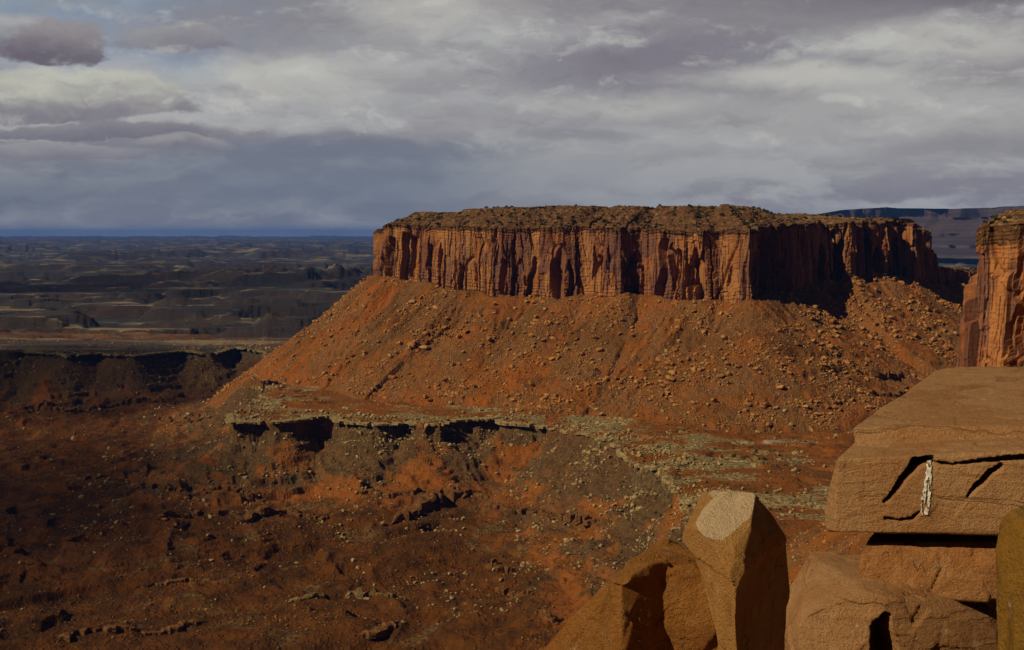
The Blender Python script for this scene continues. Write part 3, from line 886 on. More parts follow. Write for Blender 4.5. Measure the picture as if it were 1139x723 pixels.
    g = np.clip(g + (f2(CX / 34, CY / 34, 4, seed + 70) * .22 + f2(u[None, :] / 110 + 0 * CX, CY / 400, 3, seed + 75) * .30) * sst(0, .12, g), 0, 1)
    top = (tgt[:, 2] if tgt.shape[1] > 2 else 0)
    up = (top - rim[:, 2])[None, :]
    nst = cap_up
    gq = g * nst + f2(CX / 50, CY / 50, 3, seed + 77) * .5; gs = (np.floor(gq) + sst(.70, .95, gq - np.floor(gq))) / nst
    CZ = rim[:, 2][None, :] + up * np.clip(g * .15 + gs * .85, 0, 1.1) + f2(CX / 9, CY / 9, 4, seed + 71) * 1.4 * cap_detail * sst(0, .03, q)[:, None] \
         + f2(CX / 55, CY / 55, 3, seed + 72) * 3.5 * cap_detail * sst(.05, .5, q)[:, None]
    CZ[0] = rim[:, 2]
    capo = mesh_grid(parts[1], np.stack([CX, CY, CZ], -1), mats, wrap=True, smooth=False, attrs=dict(cap=np.ones_like(CX)))
    return wall, capo, (CX, CY, CZ)


mesa = thing('mesa', 'broad flat-topped red sandstone mesa with sheer fluted cliffs above rubble slopes', 'mesa')
MESA_SPINE = [(-150, 2560, 46), (0, 2520, 50), (150, 2440, 54), (330, 2360, 52), (470, 2400, 40), (620, 2470, 34), (760, 2560, 36)]
w_, c_, mesa_cap = cliff('mesa', ('cliff_wall', 'ledgy_cap'), MESA_ALL, len(MESA), 1.0, 96, 96, 120, 9, MESA_SPINE, M_CLIFF, 1.0, 500, batter=5, back_step=5, boost=lambda p: 1 + .75 * sst(440, 540, p[:, 0]))
w_.parent = mesa; c_.parent = mesa
butte = thing('butte', 'near orange sandstone butte with blocky pillars and shrubs on its rim, behind the big slab', 'butte')
BUTTE_SPINE = [(400, 850, 15), (440, 950, 15), (470, 1050, 15)]
w_, c_, butte_cap = cliff('butte', ('cliff_wall', 'ledgy_cap'), BUTTE_ALL, len(BUTTE_F), .42, 150, 60, 45, 5, BUTTE_SPINE, M_CLIFF2, .5, 622, batter=5, cap_detail=.45, back_step=3, relief=1.45, alc=.36,
                          foot=lambda U, Vv: (3.0 + 6.0 * hash1(np.floor(U / 6.5 + f2(U / 20, Vv * 0, 2, 645) * 1.2), 641)) * (1 - sst(-.012, .012, Vv - .42 - .42 * hash1(np.floor(U / 6.5 + f2(U / 20, Vv * 0, 2, 645) * 1.2), 642))))
w_.parent = butte; c_.parent = butte
fin = thing('rock_fin', 'low dark rock fin in the gap between the mesa and the near butte', 'rock formation')
w_, c_, fin_cap = cliff('rock_fin', ('cliff_wall', 'ledgy_cap'), FIN_ALL, len(FIN), 1.2, 30, 12, 12, 3, [(850, 2530, -66), (930, 2600, -66), (1010, 2670, -72)], M_CLIFF, .45, 700, batter=3, back_step=3)
w_.parent = fin; c_.parent = fin

# ------------------------------------------------------------------ far mesas on the right horizon
def far_mesa(name, label, rows, back, base_z, seed):
    """layered tableland seen far off: cliff over a long stepped foot"""
    pl = np.array([(*at(px, yt, Yd)[:2], at(px, yt, Yd)[2]) for px, Yd, yt in rows])
    pts = []
    for i in range(len(pl) - 1):
        k = 60; t = np.arange(k)[:, None] / k; pts.append(pl[i] + (pl[i + 1] - pl[i]) * t)
    p = np.vstack(pts + [pl[-1:]]); N = len(p)
    tg = np.gradient(p[:, :2], axis=0); nr = np.stack([tg[:, 1], -tg[:, 0]], -1); nr /= np.linalg.norm(nr, axis=1)[:, None]
    u = np.concatenate([[0], np.cumsum(np.linalg.norm(np.diff(p[:, :2], axis=0), axis=1))])
    prof = [(-back, 1.0), (-400, 1.0), (0, 1.0), (25, .80), (30, .74), (300, .50), (340, .42), (380, .36), (1000, .17), (1040, .10), (2400, 0), (2600, -.05)]
    Pr = []
    for j, (dn, zf) in enumerate(prof):
        w = (f2(u / 900, u * 0 + j * .15, 4, seed) * 420 + f2(u / 160, u * 0 + j * .3, 3, seed + 1) * 110) * (1 if dn > -500 else 0)
        zz = base_z + (p[:, 2] - base_z) * zf + (f2(u / 500, u * 0 + j, 3, seed + 2) * 9)
        if dn < -500: Pr.append(np.stack([p[:, 0] * 1.05, p[:, 1] + back, zz - 60], -1))
        else: Pr.append(np.stack([p[:, 0] + nr[:, 0] * (max(dn, -30) + w), p[:, 1] + nr[:, 1] * (max(dn, -30) + w), zz], -1))
    o = mesh_grid(name, np.stack(Pr), M_FAR, smooth=False)
    return tag(o, label, 'mesa', 'tablelands on the skyline')


m_, nt_, b_, tc_ = new_mat('far_tableland_rock')
x_, y_, z_ = xyz(nt_, tc_.outputs['Object'])
bn = noise(nt_, vec(nt_, x_ * .0004, y_ * .0004, z_ * .02), 1.6, 5, .65)
cc_ = mix(nt_, bn.ss(.4, .6), (0.055, 0.040, 0.042), (0.085, 0.058, 0.054))  # rock colour darkened and blued in place of cloud shade and haze
cc_ = mix(nt_, bn.ss(.62, .70) * .5, cc_, (0.20, 0.15, 0.11))
nt_.links.new(cc_, b_.inputs['Base Color'])
M_FAR = m_
far_mesa('tableland', 'far blue tableland filling the skyline between the mesa and the near butte',
         [(928, 17500, 250), (926, 15800, 233.5), (950, 15000, 233), (985, 15200, 230.5), (1000, 15200, 231.5), (1060, 14800, 232), (1139, 14000, 229), (1260, 13000, 228)], 3000, -190, 900)
far_mesa('tableland', 'lower and fainter blue tableland beside the higher one, just right of the mesa top',
         [(700, 29000, 241), (800, 27000, 240), (880, 26000, 238.5), (960, 25000, 238), (1100, 24000, 238)], 4000, -150, 930)

# ------------------------------------------------------------------ stones and shrubs
rng = np.random.default_rng(7)


def stone_mesh(seed, subdiv=1):
    bm = bmesh.new(); bmesh.ops.create_icosphere(bm, subdivisions=subdiv, radius=1.0)
    r = np.random.default_rng(seed)
    planes = [(Vector(r.normal(size=3)).normalized(), r.uniform(.45, .8)) for _ in range(9)]
    for vtx in bm.verts:
        for nrm, dist in planes:
            k = vtx.co.dot(nrm) - dist
            if k > 0: vtx.co -= nrm * k
        vtx.co += Vector(r.normal(size=3)) * .03
    s = Vector((1.15, .95, r.uniform(.55, .85)))
    for vtx in bm.verts: vtx.co = Vector((vtx.co.x * s.x, vtx.co.y * s.y, vtx.co.z * s.z))
    V_ = np.array([v_.co[:] for v_ in bm.verts]); F_ = np.array([[v_.index for v_ in f.verts] for f in bm.faces]); bm.free()
    return V_, F_


STONES = [stone_mesh(s) for s in range(12)]
STONE_ME = {}


def stone_me(k, mat):
    if (k, mat.name) not in STONE_ME:
        STONE_ME[(k, mat.name)] = mesh_raw('stone', STONES[k][0], STONES[k][1], mat, smooth=False, link=False)
    return STONE_ME[(k, mat.name)]


def scatter(n, xr, yr, dens, smin, smax, pw, zone):
    x = rng.uniform(-.46, .46, n) ; yv = rng.uniform(*yr, n)
    x = x * yv
    ok = (x > xr[0]) & (x < xr[1]); x, yv = x[ok], yv[ok]
    k = rng.uniform(size=len(x)) < dens(x, yv); x, yv = x[k], yv[k]
    s = smin * (1 - rng.uniform(size=len(x))) ** (-1 / pw); s = np.minimum(s, smax * rng.uniform(.7, 1, len(x)))
    return np.stack([x, yv, s, np.full(len(x), zone)], -1)


def d_talus(x, y):
    _, i_ = terrain(x, y)
    dm = seg_dist(x, y, MESA_ALL)[2] | seg_dist(x, y, FIN_ALL)[2] | seg_dist(x, y, BUTTE_ALL)[2]
    cl = np.clip(.25 + f2(x / 90, y / 90, 3, 800) * 1.6 + f2(x / 25, y / 25, 2, 801) * .8, .03, 1)
    return np.where(dm, 0, sst(.45, .9, i_['h']) * cl * (y > 1250))


def d_bench(x, y):
    _, i_ = terrain(x, y); d = i_['d']
    cl = np.clip(.3 + f2(x / 80, y / 80, 3, 810) * 1.5, .04, 1)
    return np.where((d > -60), np.exp(-np.maximum(d, 0) / 120) * (1 - sst(.3, .7, i_['h'])) * cl, .10 * cl) * (y < 3300)


def d_near(x, y):
    _, i_ = terrain(x, y)
    dm = seg_dist(x, y, BUTTE_ALL)[2]
    return np.where(dm, 0, sst(.4, .9, i_['h']) * np.clip(.5 + f2(x / 30, y / 30, 3, 820) * 1.4, .1, 1))


def d_floor(x, y):
    _, i_ = terrain(x, y)
    return np.where(i_['d'] > 150, np.clip(.02 + f2(x / 130, y / 90, 4, 830) * 1.4, 0.01, 1), 0)


A_ = scatter(420000, (-700, 1100), (1250, 2720), d_talus, 1.5, 14, 2.2, 0)
B_ = scatter(220000, (-1300, 500), (1150, 3200), d_bench, 1.5, 9, 2.2, 1)
N_ = scatter(40000, (-40, 260), (470, 1150), d_near, .8, 4.5, 2.0, 2)
F_ = scatter(110000, (-900, 300), (1000, 2300), d_floor, 1.2, 4.5, 2.6, 3)
rocks = np.vstack([A_, B_, N_, F_])


def clear_of_frame(px, py):
    """False where the near boulders stand in front"""
    return ~((px > 600) & (py > 723 - (px - 600) * .8) & (px < 885)) & ~((px > 925) & (py > 420 + (1040 - px) * .9)) & (py < 725) & (px > 0) & (px < 1139)


def project(x, y, z):
    cz = y * math.cos(PITCH) - z * math.sin(PITCH); cy = y * math.sin(PITCH) + z * math.cos(PITCH)
    return W_PX / 2 + x / cz * F_PX, H_PX / 2 - cy / cz * F_PX


rz = ground_z(rocks[:, 0], rocks[:, 1])
ppx, ppy = project(rocks[:, 0], rocks[:, 1], rz)
# which of them the land itself leaves in view
prof_rows = np.arange(5, len(ys))


def land_hides(x, y, z):
    """march the sight line over the height grid"""
    hid = np.zeros(len(x), bool)
    for f in np.linspace(.35, .985, 60):
        hid |= ground_z(x * f, y * f) > (z + 2.5) * f + .5
    return hid


order = np.argsort(-rocks[:, 2] / rocks[:, 1])
vis = clear_of_frame(ppx, ppy)
big = []
cand = order[vis[order]][:900]
hid = land_hides(rocks[cand, 0], rocks[cand, 1], rz[cand])
big = cand[~hid][:300]
bigset = np.zeros(len(rocks), bool); bigset[big] = True
open('/tmp/cnt','w').write(str((len(A_), len(B_), len(N_), len(F_), len(big))))  # print('ROCKS', len(A_), len(B_), len(N_), len(F_), len(big))

REGION = [
    (lambda px, py, zn: zn == 2, 'loose orange boulder on the near rubble slope beside the stacked slabs', M_RUB_R),
    (lambda px, py, zn: zn == 3, 'small dark boulder lying out on the red valley floor', M_RUB_D),
    (lambda px, py, zn: zn == 1 and px < 290, 'boulder below the dark bench rim at the left edge of the valley', M_RUB),
    (lambda px, py, zn: zn == 1 and px < 570, 'pale boulder near the shadowed bench rim under the mesa slope', M_RUB_P),
    (lambda px, py, zn: zn == 1, 'pale boulder among the greenish ledges in front of the mesa slope', M_RUB_P),
    (lambda px, py, zn: px > 905 and py < 420, 'boulder on the shaded slope between the mesa and the near butte', M_RUB),
    (lambda px, py, zn: px < 470, 'boulder on the left flank of the rubble slope under the mesa', M_RUB),
    (lambda px, py, zn: px < 660 and py < 400, 'boulder high on the rubble slope under the middle of the cliff', M_RUB),
    (lambda px, py, zn: px < 660, 'boulder low on the rubble slope above the shadowed bench rim', M_RUB),
    (lambda px, py, zn: py < 400, 'boulder high on the rubble slope under the corner of the cliff', M_RUB),
    (lambda px, py, zn: True, 'boulder at the foot of the rubble slope above the pale greenish ledges', M_RUB)]


def region(px, py, zn):
    for f, l, m in REGION:
        if f(px, py, zn): return l, m


for j in big:
    x, y, s, zn = rocks[j]
    lab, mt = region(ppx[j], ppy[j], int(zn))
    if mt is M_RUB and rng.uniform() < .3: mt = M_RUB_R
    o = bpy.data.objects.new('boulder', stone_me(int(rng.integers(12)), mt)); COL.objects.link(o)
    o.location = (x, y, rz[j] + s * .18); o.scale = (s * .5 * rng.uniform(.8, 1.35), s * .5 * rng.uniform(.8, 1.3), s * .5 * rng.uniform(.7, 1.2))
    o.rotation_euler = (rng.uniform(-.4, .4), rng.uniform(-.4, .4), rng.uniform(0, 6.28))
    tag(o, lab, 'boulder', lab.replace('boulder', 'boulders', 1))


def merge_stones(sel, name, mat):
    Vs, Fs, nv = [], [], 0
    for j in sel:
        x, y, s, zn = rocks[j]
        Vv, Fv = STONES[int(rng.integers(12))]
        a = rng.uniform(0, 6.28); ca, sa = math.cos(a), math.sin(a); t1, t2 = rng.uniform(-.4, .4, 2)
        q = Vv * (s * .5 * rng.uniform(.75, 1.3, 3)) * (1, 1, 1.25)
        q = np.stack([q[:, 0], q[:, 1] - t1 * q[:, 2], q[:, 2] + t1 * q[:, 1] + t2 * q[:, 0]], -1)
        q = np.stack([q[:, 0] * ca - q[:, 1] * sa, q[:, 0] * sa + q[:, 1] * ca, q[:, 2]], -1)
        Vs.append(q + (x, y, rz[j] + s * .15)); Fs.append(Fv + nv); nv += len(Vv)
    return mesh_raw(name, np.vstack(Vs), np.vstack(Fs), mat, smooth=False)


rest = np.where(~bigset)[0]
zn = rocks[rest, 3]; u_ = rng.uniform(size=len(rest))
for name, sel, mt in (('talus_rubble', rest[(zn == 0) & (u_ < .6)], M_RUB), ('red_talus_rubble', rest[((zn == 0) & (u_ >= .6)) | (zn == 2)], M_RUB_R), ('valley_rubble', rest[zn == 3], M_RUB_D),
                      ('pale_ledge_rubble', rest[zn == 1], M_RUB_P)):
    tag(merge_stones(sel, name, mt), kind='stuff')


# shrubs: a few stems and a loose dome of leaf-clump faces
def shrub_parts(seed, tall):
    r = np.random.default_rng(seed); vs, fs = [], []
    for k in range(90):
        d = r.normal(size=3); d /= np.linalg.norm(d); d[2] = abs(d[2]) * .9 + .05
        rad = r.uniform(.45, 1.0) * (1 + .35 * math.sin(d[0] * 5 + seed) * math.cos(d[1] * 4))
        c0 = np.array((d[0] * rad, d[1] * rad, d[2] * rad * tall + .12))
        e1 = r.normal(size=3) * .20; e2 = r.normal(size=3) * .20
        n0 = len(vs); vs += [c0 - e1, c0 + e2, c0 + e1, c0 - e2]; fs.append((n0, n0 + 1, n0 + 2, n0 + 3))
    cv, cf = np.array(vs), np.array(fs)
    sv, sf = [], []
    for k in range(4):
        a = r.uniform(0, 6.28); tip = np.array((math.cos(a) * .5, math.sin(a) * .5, .7 * tall)); n0 = len(sv)
        for t, w in ((0, .09), (1, .03)):
            for q in range(4):
                b2 = q * math.pi / 2; sv.append(tip * t + np.array((math.cos(b2) * w, math.sin(b2) * w, -.05 if t == 0 else 0)))
        for q in range(4): sf.append((n0 + q, n0 + (q + 1) % 4, n0 + 4 + (q + 1) % 4, n0 + 4 + q))
    return (mesh_raw('foliage', cv, cf, M_SHRUB, False, link=False), mesh_raw('stem', np.array(sv), np.array(sf), M_STEM, False, link=False))


SHR = [shrub_parts(s, t) for s, t in ((1, .8), (2, 1.0), (3, .65), (4, .9), (5, 1.15))]


def plant(name, label, group, x, y, z, s, with_stem):
    k = int(rng.integers(len(SHR)))
    o = bpy.data.objects.new(name, SHR[k][0]) if not with_stem else None
    if o is None:
        o = bpy.data.objects.new(name, None); COL.objects.link(o)
        for nm, me in (('foliage', SHR[k][0]), ('stem', SHR[k][1])):
            ch = bpy.data.objects.new(nm, me); COL.objects.link(ch); ch.parent = o
    else: COL.objects.link(o)
    o.location = (x, y, z); o.scale = (s, s * rng.uniform(.8, 1.2), s * rng.uniform(.8, 1.15)); o.rotation_euler = (0, 0, rng.uniform(0, 6.28))
    return tag(o, label, 'shrub', group)


def on_cap(cap, n, lo, hi, smin, smax, front_n, name, label, group, with_stem=False, maxy=9e9):
    CX, CY, CZ = cap; k = 0; tries = 0
    while k < n and tries < 40 * n:
        tries += 1
        r = int(rng.integers(lo, hi)); c = int(rng.integers(0, front_n))
        if CY[r, c] > maxy: continue
        px, py = project(CX[r, c], CY[r, c], CZ[r, c])
        if not (2 < px < 1137): continue
        lab = label(px) if callable(label) else label
        plant(name, lab, lab.replace('shrub', 'shrubs', 1), CX[r, c], CY[r, c], CZ[r, c] - .2, rng.uniform(smin, smax), with_stem); k += 1


def mesa_lab(px):
    return ('dark green shrub on the ledges along the left end of the mesa top' if px < 560 else
            'dark green shrub on the ledges along the middle of the mesa top' if px < 740 else
            'dark green shrub on the ledges along the right end of the mesa top')


nfront = int(mesa_cap[0].shape[1] * .93)
on_cap(mesa_cap, 290, 8, 84, 2.0, 4.2, nfront, 'juniper_shrub', mesa_lab, None)
on_cap(butte_cap, 12, 5, 34, .8, 1.7, int(butte_cap[0].shape[1] * .55), 'juniper_shrub', 'green shrub on the rim of the near orange butte', None, True, 760)
# sage on the bench and along the washes
cnt = 0
while cnt < 170:
    px, py = rng.uniform(560, 900), rng.uniform(468, 560)
    p = on_level(px, py, ZB); x, y = p[0] + rng.normal() * 10, p[1] + rng.normal() * 20
    _, i_ = terrain(np.array([x]), np.array([y]))
    if i_['d'][0] > 20 or f2(np.array([x / 60]), np.array([y / 60]), 2, 850)[0] < -.05 or i_['h'][0] > .7: continue
    plant('sage_shrub', 'dark shrub on the pale greenish ledges in front of the mesa slope', 'dark shrubs on the pale ledges', x, y, ground_z(x, y)[0] - .1, rng.uniform(.9, 2.0), False); cnt += 1

# ------------------------------------------------------------------ the viewer's headland (below the frame)
M_SLAB = mat_rock('tan_slab_sandstone', (0.36, 0.172, 0.066), (0.42, 0.225, 0.096), (0.27, 0.110, 0.038), (0.47, 0.285, 0.135), 1.0, True, .018, .45, frac=.0)
M_ORANGE = mat_rock('orange_sandstone', (0.38, 0.150, 0.045), (0.45, 0.21, 0.075), (0.22, 0.085, 0.030), (0.50, 0.29, 0.14), 1.2, None, .02)
M_BOULD = mat_rock('brown_boulder_sandstone', (0.32, 0.122, 0.026), (0.37, 0.155, 0.038), (0.18, 0.066, 0.014), (0.42, 0.205, 0.065), 2.0, None, .02, .4)
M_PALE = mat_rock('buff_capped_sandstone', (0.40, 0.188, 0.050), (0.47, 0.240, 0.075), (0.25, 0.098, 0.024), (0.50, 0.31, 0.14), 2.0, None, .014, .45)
M_MUST = mat_rock('mustard_sandstone', (0.21, 0.096, 0.014), (0.27, 0.135, 0.022), (0.10, 0.045, 0.010), (0.32, 0.17, 0.04), 1.0, None, .02)


def rock(name, hulls, mat, voxel, smooth_n, amps, seed, post=None, pale_top=None, chips=None):
    """boulder grown from one or more convex blocks: fused, worn at the edges, then roughened"""
    bm = bmesh.new()
    for pts in hulls:
        vs = [bm.verts.new(tuple(p)) for p in pts]
        res = bmesh.ops.convex_hull(bm, input=vs)
        bmesh.ops.delete(bm, geom=[g for g in res['geom_interior'] if isinstance(g, bmesh.types.BMVert)], context='VERTS')
    me = bpy.data.meshes.new(name); bm.to_mesh(me); bm.free()
    o = bpy.data.objects.new(name, me); COL.objects.link(o)
    md = o.modifiers.new('fuse', 'REMESH'); md.mode = 'VOXEL'; md.voxel_size = voxel
    dg = bpy.context.evaluated_depsgraph_get(); ev = o.evaluated_get(dg)
    me2 = bpy.data.meshes.new_from_object(ev); o.modifiers.clear()
    n = len(me2.vertices); co = np.empty(n * 3, np.float32); me2.vertices.foreach_get('co', co); co = co.reshape(-1, 3)
    ed = np.empty(len(me2.edges) * 2, np.int32); me2.edges.foreach_get('vertices', ed); ed = ed.reshape(-1, 2)
    deg = np.bincount(ed.ravel(), minlength=n)[:, None].astype(np.float32)
    co0 = co.copy()
    for _ in range(smooth_n):
        s = np.zeros_like(co)
        for ax in range(3):
            s[:, ax] = np.bincount(ed[:, 0], co[ed[:, 1], ax], n) + np.bincount(ed[:, 1], co[ed[:, 0], ax], n)
        co = co * .5 + .5 * s / np.maximum(deg, 1)
    me2.vertices.foreach_set('co', co.ravel()); me2.update()
    nr = np.empty(n * 3, np.float32); me2.vertices.foreach_get('normal', nr); nr = nr.reshape(-1, 3)
    if pale_top is not None:
        a_ = me2.attributes.new('pale_top', 'FLOAT', 'POINT'); a_.data.foreach_set('value', np.ascontiguousarray(pale_top(co, nr), np.float32))
    off = np.zeros(n, np.float32)
    for (sc_, am, kind) in amps:
        q = co / sc_
        if kind == 'n': off += f3(q, 5, seed) * am
        elif kind == 'r': off -= np.abs(f3(q, 4, seed + 5)) * am
        elif kind == 'k':  # sparse sharp cracks
            off -= am * np.exp(-(f3(q, 3, seed + 11) / .022) ** 2) * sst(.0, .25, f3(q * .7 + 9, 2, seed + 12))
        elif kind == 'f':  # broken facets: every cell a tilted plane
            base = np.floor(q).astype(np.int64); bd = np.full(n, 9e9); val = np.zeros(n)
            for ox in (-1, 0, 1):
                for oy in (-1, 0, 1):
                    for oz in (-1, 0, 1):
                        c0, c1, c2 = base[:, 0] + ox, base[:, 1] + oy, base[:, 2] + oz
                        hs = [_h(c0, c1, c2, seed + 20 + k_) for k_ in range(7)]
                        dv = np.stack([c0 + hs[0], c1 + hs[1], c2 + hs[2]], -1) - q
                        dd_ = (dv ** 2).sum(1); w_k = dd_ < bd
                        pl = (hs[6] - .5) * 1.1 + (dv * (np.stack(hs[3:6], -1) - .5) * 2.2).sum(1)
                        bd = np.where(w_k, dd_, bd); val = np.where(w_k, pl, val)
            off += val * am
        elif kind == 'b':  # bedding
            qq = co[:, 2] / sc_ + f3(co / (sc_ * 9), 2, seed + 6) * 1.2
            off += (f3(np.stack([co[:, 0] * .6, co[:, 1] * .6, qq], -1), 3, seed + 7)) * am
        elif kind == 'c':  # conchoidal chips: flat-bottomed steps
            w = f3(q, 3, seed + 9) * 3.0; w = np.floor(w) + sst(.35, .65, w - np.floor(w)); off += w * am
    co = co + nr * off[:, None]
    if chips:
        r_ = np.random.default_rng(seed + 99); cc0 = co.mean(0)
        for _ in range(chips[0]):
            nv_ = r_.normal(size=3); nv_ /= np.linalg.norm(nv_)
            hh = (co - cc0) @ nv_; k_ = np.maximum(hh - (hh.max() - r_.uniform(.15, 1.0) * chips[1]), 0); co = co - nv_ * k_[:, None]
    if post is not None: co = post(co, nr)
    me2.vertices.foreach_set('co', co.ravel())
    me2.polygons.foreach_set('use_smooth', np.ones(len(me2.polygons), bool))
    me2.update(); me2.materials.clear(); me2.materials.append(mat)
    o.data = me2; bpy.data.meshes.remove(me)
    me2.name = name
    return o


def box_pts(x0, x1, y0, y1, z0, z1): return [(x, y, z) for x in (x0, x1) for y in (y0, y1) for z in (z0, z1)]


head = rock('rim_ledge', [[(-4, -6, z) for z in (-2.62, -9)] + [(-3, 3.2, z) for z in (-2.62, -9)] + [(.2, 6.3, z) for z in (-2.66, -9)] + [(3, 7.2, z) for z in (-2.64, -9)] + [(5.5, 9.5, z) for z in (-2.62, -9)] + [(10, 10, z) for z in (-2.62, -9)] + [(12, -6, z) for z in (-2.62, -9)],
                          [(-3.5, -5.5, -1.62), (9, -5.5, -1.62), (-3, 2.6, -1.63), (-.2, 3.85, -1.63), (.95, 4.05, -1.63), (4, 2.4, -1.62), (9, 2, -1.62), (-3.5, -5.5, -3), (9, -5.5, -3), (-3, 2.6, -3), (-.2, 3.9, -3), (.95, 4.1, -3), (4, 2.4, -3), (9, 2, -3)]], M_ORANGE, .12, 2, [(1.2, .10, 'n'), (.5, .05, 'b')], 5)
tag(head, kind='structure'); head.name = 'cliff_top_ground'
Pn = HEAD_ALL
w_ = cliff('headland', ('headland_wall', 'headland_top'), np.array([(x, y, -3.4, -240) for x, y, *_ in HEAD_ALL]), len(HEAD_ALL), 1.0, 60, 6, 1.5, 2, [(8, -20, -3.2), (30, -15, -3.2)], M_CLIFF2, .22, 780, batter=3, back_step=2)
hl = bpy.data.objects.new('headland_hill', None); COL.objects.link(hl); tag(hl, kind='structure')
w_[0].parent = hl; w_[1].parent = hl

# ------------------------------------------------------------------ the boulders in front
def A3(px, py, Y): return tuple(at(px, py, Y))


# --- big slab: a lower tier whose front face is chipped, an upper tier set back on it
zs = -1.115
slab_low = [A3(932, 511, 6.37), A3(1160, 501, 6.08), (3.7, 5.72, -.99), A3(917, 566, 6.56), A3(919, 591, 6.52), A3(928, 592, 6.34), A3(1010, 592, 6.21), A3(1110, 588, 6.08), A3(1180, 586, 5.98),
            (3.7, 5.66, -1.42), (4.2, 9.2, -1.5), (4.2, 9.2, zs + .05), A3(948, 497, 6.75), (1.93, 7.0, -1.5), (2.9, 8.8, -1.5), (2.95, 8.8, zs + .03)]
slab_up = [A3(950, 477, 6.74), A3(954, 499, 6.68), A3(1060, 474, 6.60), A3(1050, 498, 6.56), A3(1150, 476, 6.48), A3(1150, 499, 6.42), (3.8, 6.15, -.97), (3.8, 6.1, -1.2),
           A3(1040, 413, 9.0), A3(1052, 409, 9.1), (4.3, 9.3, -.99), (4.3, 9.3, -1.3), (3.05, 8.95, -1.3), A3(958, 470, 6.90), A3(1005, 437, 7.9)]
zc = lambda px, py, Y: at(px, py, Y)


def groove(px, py, line, half):
    """distance field of a tapering crack: line of (px, py, width)"""
    best = np.full(px.shape, -9.0)
    for (x0, y0, w0), (x1, y1, w1) in zip(line[:-1], line[1:]):
        ex, ey = x1 - x0, y1 - y0
        t = np.clip(((px - x0) * ex + (py - y0) * ey) / (ex * ex + ey * ey), 0, 1)
        d = np.hypot(px - x0 - t * ex, py - y0 - t * ey); w = (w0 + (w1 - w0) * t) * half
        best = np.maximum(best, 1 - d / w)
    return np.clip(best * 2.2, 0, 1)


def slab_post(co, nr):
    px, py = project(co[:, 0].astype(float), co[:, 1].astype(float), co[:, 2].astype(float))
    front = (nr[:, 1] < -.45) & (py > 503)
    wob = f3(co * 9, 2, 3) * 3
    g = groove(px + wob, py + wob, [(1034, 509, 4.5), (1020, 515, 6.5), (1006, 531, 4.5), (994, 546, 2.8), (984, 558, 1.6)], 1.0)
    g2 = groove(px + wob, py + wob, [(1114, 518, 3), (1103, 526, 4.5), (1089, 540, 3.2), (1078, 553, 1.5)], 1.0)
    g3 = groove(px + wob * .6, py + wob * .6, [(1036, 513, 1.6), (1060, 516, 1.2), (1080, 514, 2.2), (1110, 511, 3.5), (1150, 508, 4.5)], 1.0)
    g4 = groove(px + wob * .5, py + wob * .5, [(1023, 571, 1.6), (1016, 577, 2.2), (1002, 579, 1.4), (985, 577, 1.2)], 1.0)
    dep = np.maximum.reduce([g * .30, g2 * .26, g3 * .09, g4 * .05]) * front
    co = co.copy(); co[:, 1] += dep
    return co


slab = rock('stone_slab', [slab_low, slab_up], M_SLAB, .008, 2, [(.9, .012, 'n'), (.035, .0012, 'b'), (.30, .0035, 'f'), (.05, .0016, 'n'), (.8, .010, 'k')], 21, slab_post, None, (6, .012))
tag(slab, 'broad tan two-tier sandstone slab with a white bird streak, topmost of the stack', 'boulder')

# white streak down the face, a dried film with ragged holes
film_v, film_f = [], []
dgs = bpy.context.evaluated_depsgraph_get()
ctr = [(1034.0, 513, 2.0), (1033.5, 522, 3.4), (1032.5, 532, 4.4), (1031, 543, 4.8), (1029.8, 555, 6.0), (1028.8, 564, 6.4), (1028.6, 569, 5.6), (1029, 572.5, 3.2)]
nx_, ny_ = 26, 110
py_s = np.linspace(513, 572.5, ny_)
cx_s = np.interp(py_s, [c[1] for c in ctr], [c[0] for c in ctr]); w_s = np.interp(py_s, [c[1] for c in ctr], [c[2] for c in ctr])
w_s = w_s * (1 + .25 * f2(py_s / 5, py_s * 0 + 2.2, 3, 12))
Vf = np.zeros((ny_, nx_, 3)); ok = np.zeros((ny_, nx_), bool)
bv = None
from mathutils.bvhtree import BVHTree
sm_ = slab.data
bv = BVHTree.FromPolygons([v_.co for v_ in sm_.vertices], [tuple(p_.vertices) for p_ in sm_.polygons])
for r_ in range(ny_):
    for k_ in range(nx_):
        q = k_ / (nx_ - 1) * 2 - 1
        d_r = Vector(at(cx_s[r_] + q * w_s[r_], py_s[r_], 1.0)).normalized()
        hit = bv.ray_cast(Vector((0, 0, 0)), d_r)
        if hit[0] is not None:
            Vf[r_, k_] = np.array(hit[0]) + np.array(hit[1]) * .0035; ok[r_, k_] = hit[0].y < 6.40
jj, ii = np.meshgrid(np.linspace(-1, 1, nx_), py_s)
hole = f2(jj * 2.6, ii / 9.0, 4, 15)
blot = np.exp(-(((jj + .35) / .42) ** 2 + ((ii - 561) / 9) ** 2)) + np.exp(-(((jj - .0) / .5) ** 2 + ((ii - 517) / 2.6) ** 2)) + .6 * np.exp(-(((jj - .15) / .2) ** 2 + ((ii - 545) / 8) ** 2))
keep = ok & (hole - blot * .70 > -.30)
idx = np.arange(nx_ * ny_).reshape(ny_, nx_)
keep &= np.abs(jj) < 1 - .55 * np.clip(f2(jj * .6 + 4, ii / 5.0, 3, 18) + .25, 0, 1)
fk = keep[:-1, :-1] & keep[1:, :-1] & keep[:-1, 1:] & keep[1:, 1:]
fq = np.stack([idx[:-1, :-1], idx[:-1, 1:], idx[1:, 1:], idx[1:, :-1]], -1)[fk]
M_WHITE = mat_plain('dried_white_streak', (0.42, 0.37, 0.28), (0.74, 0.69, 0.58), 60)
film = mesh_raw('white_streak', Vf.reshape(-1, 3), fq, M_WHITE, True)
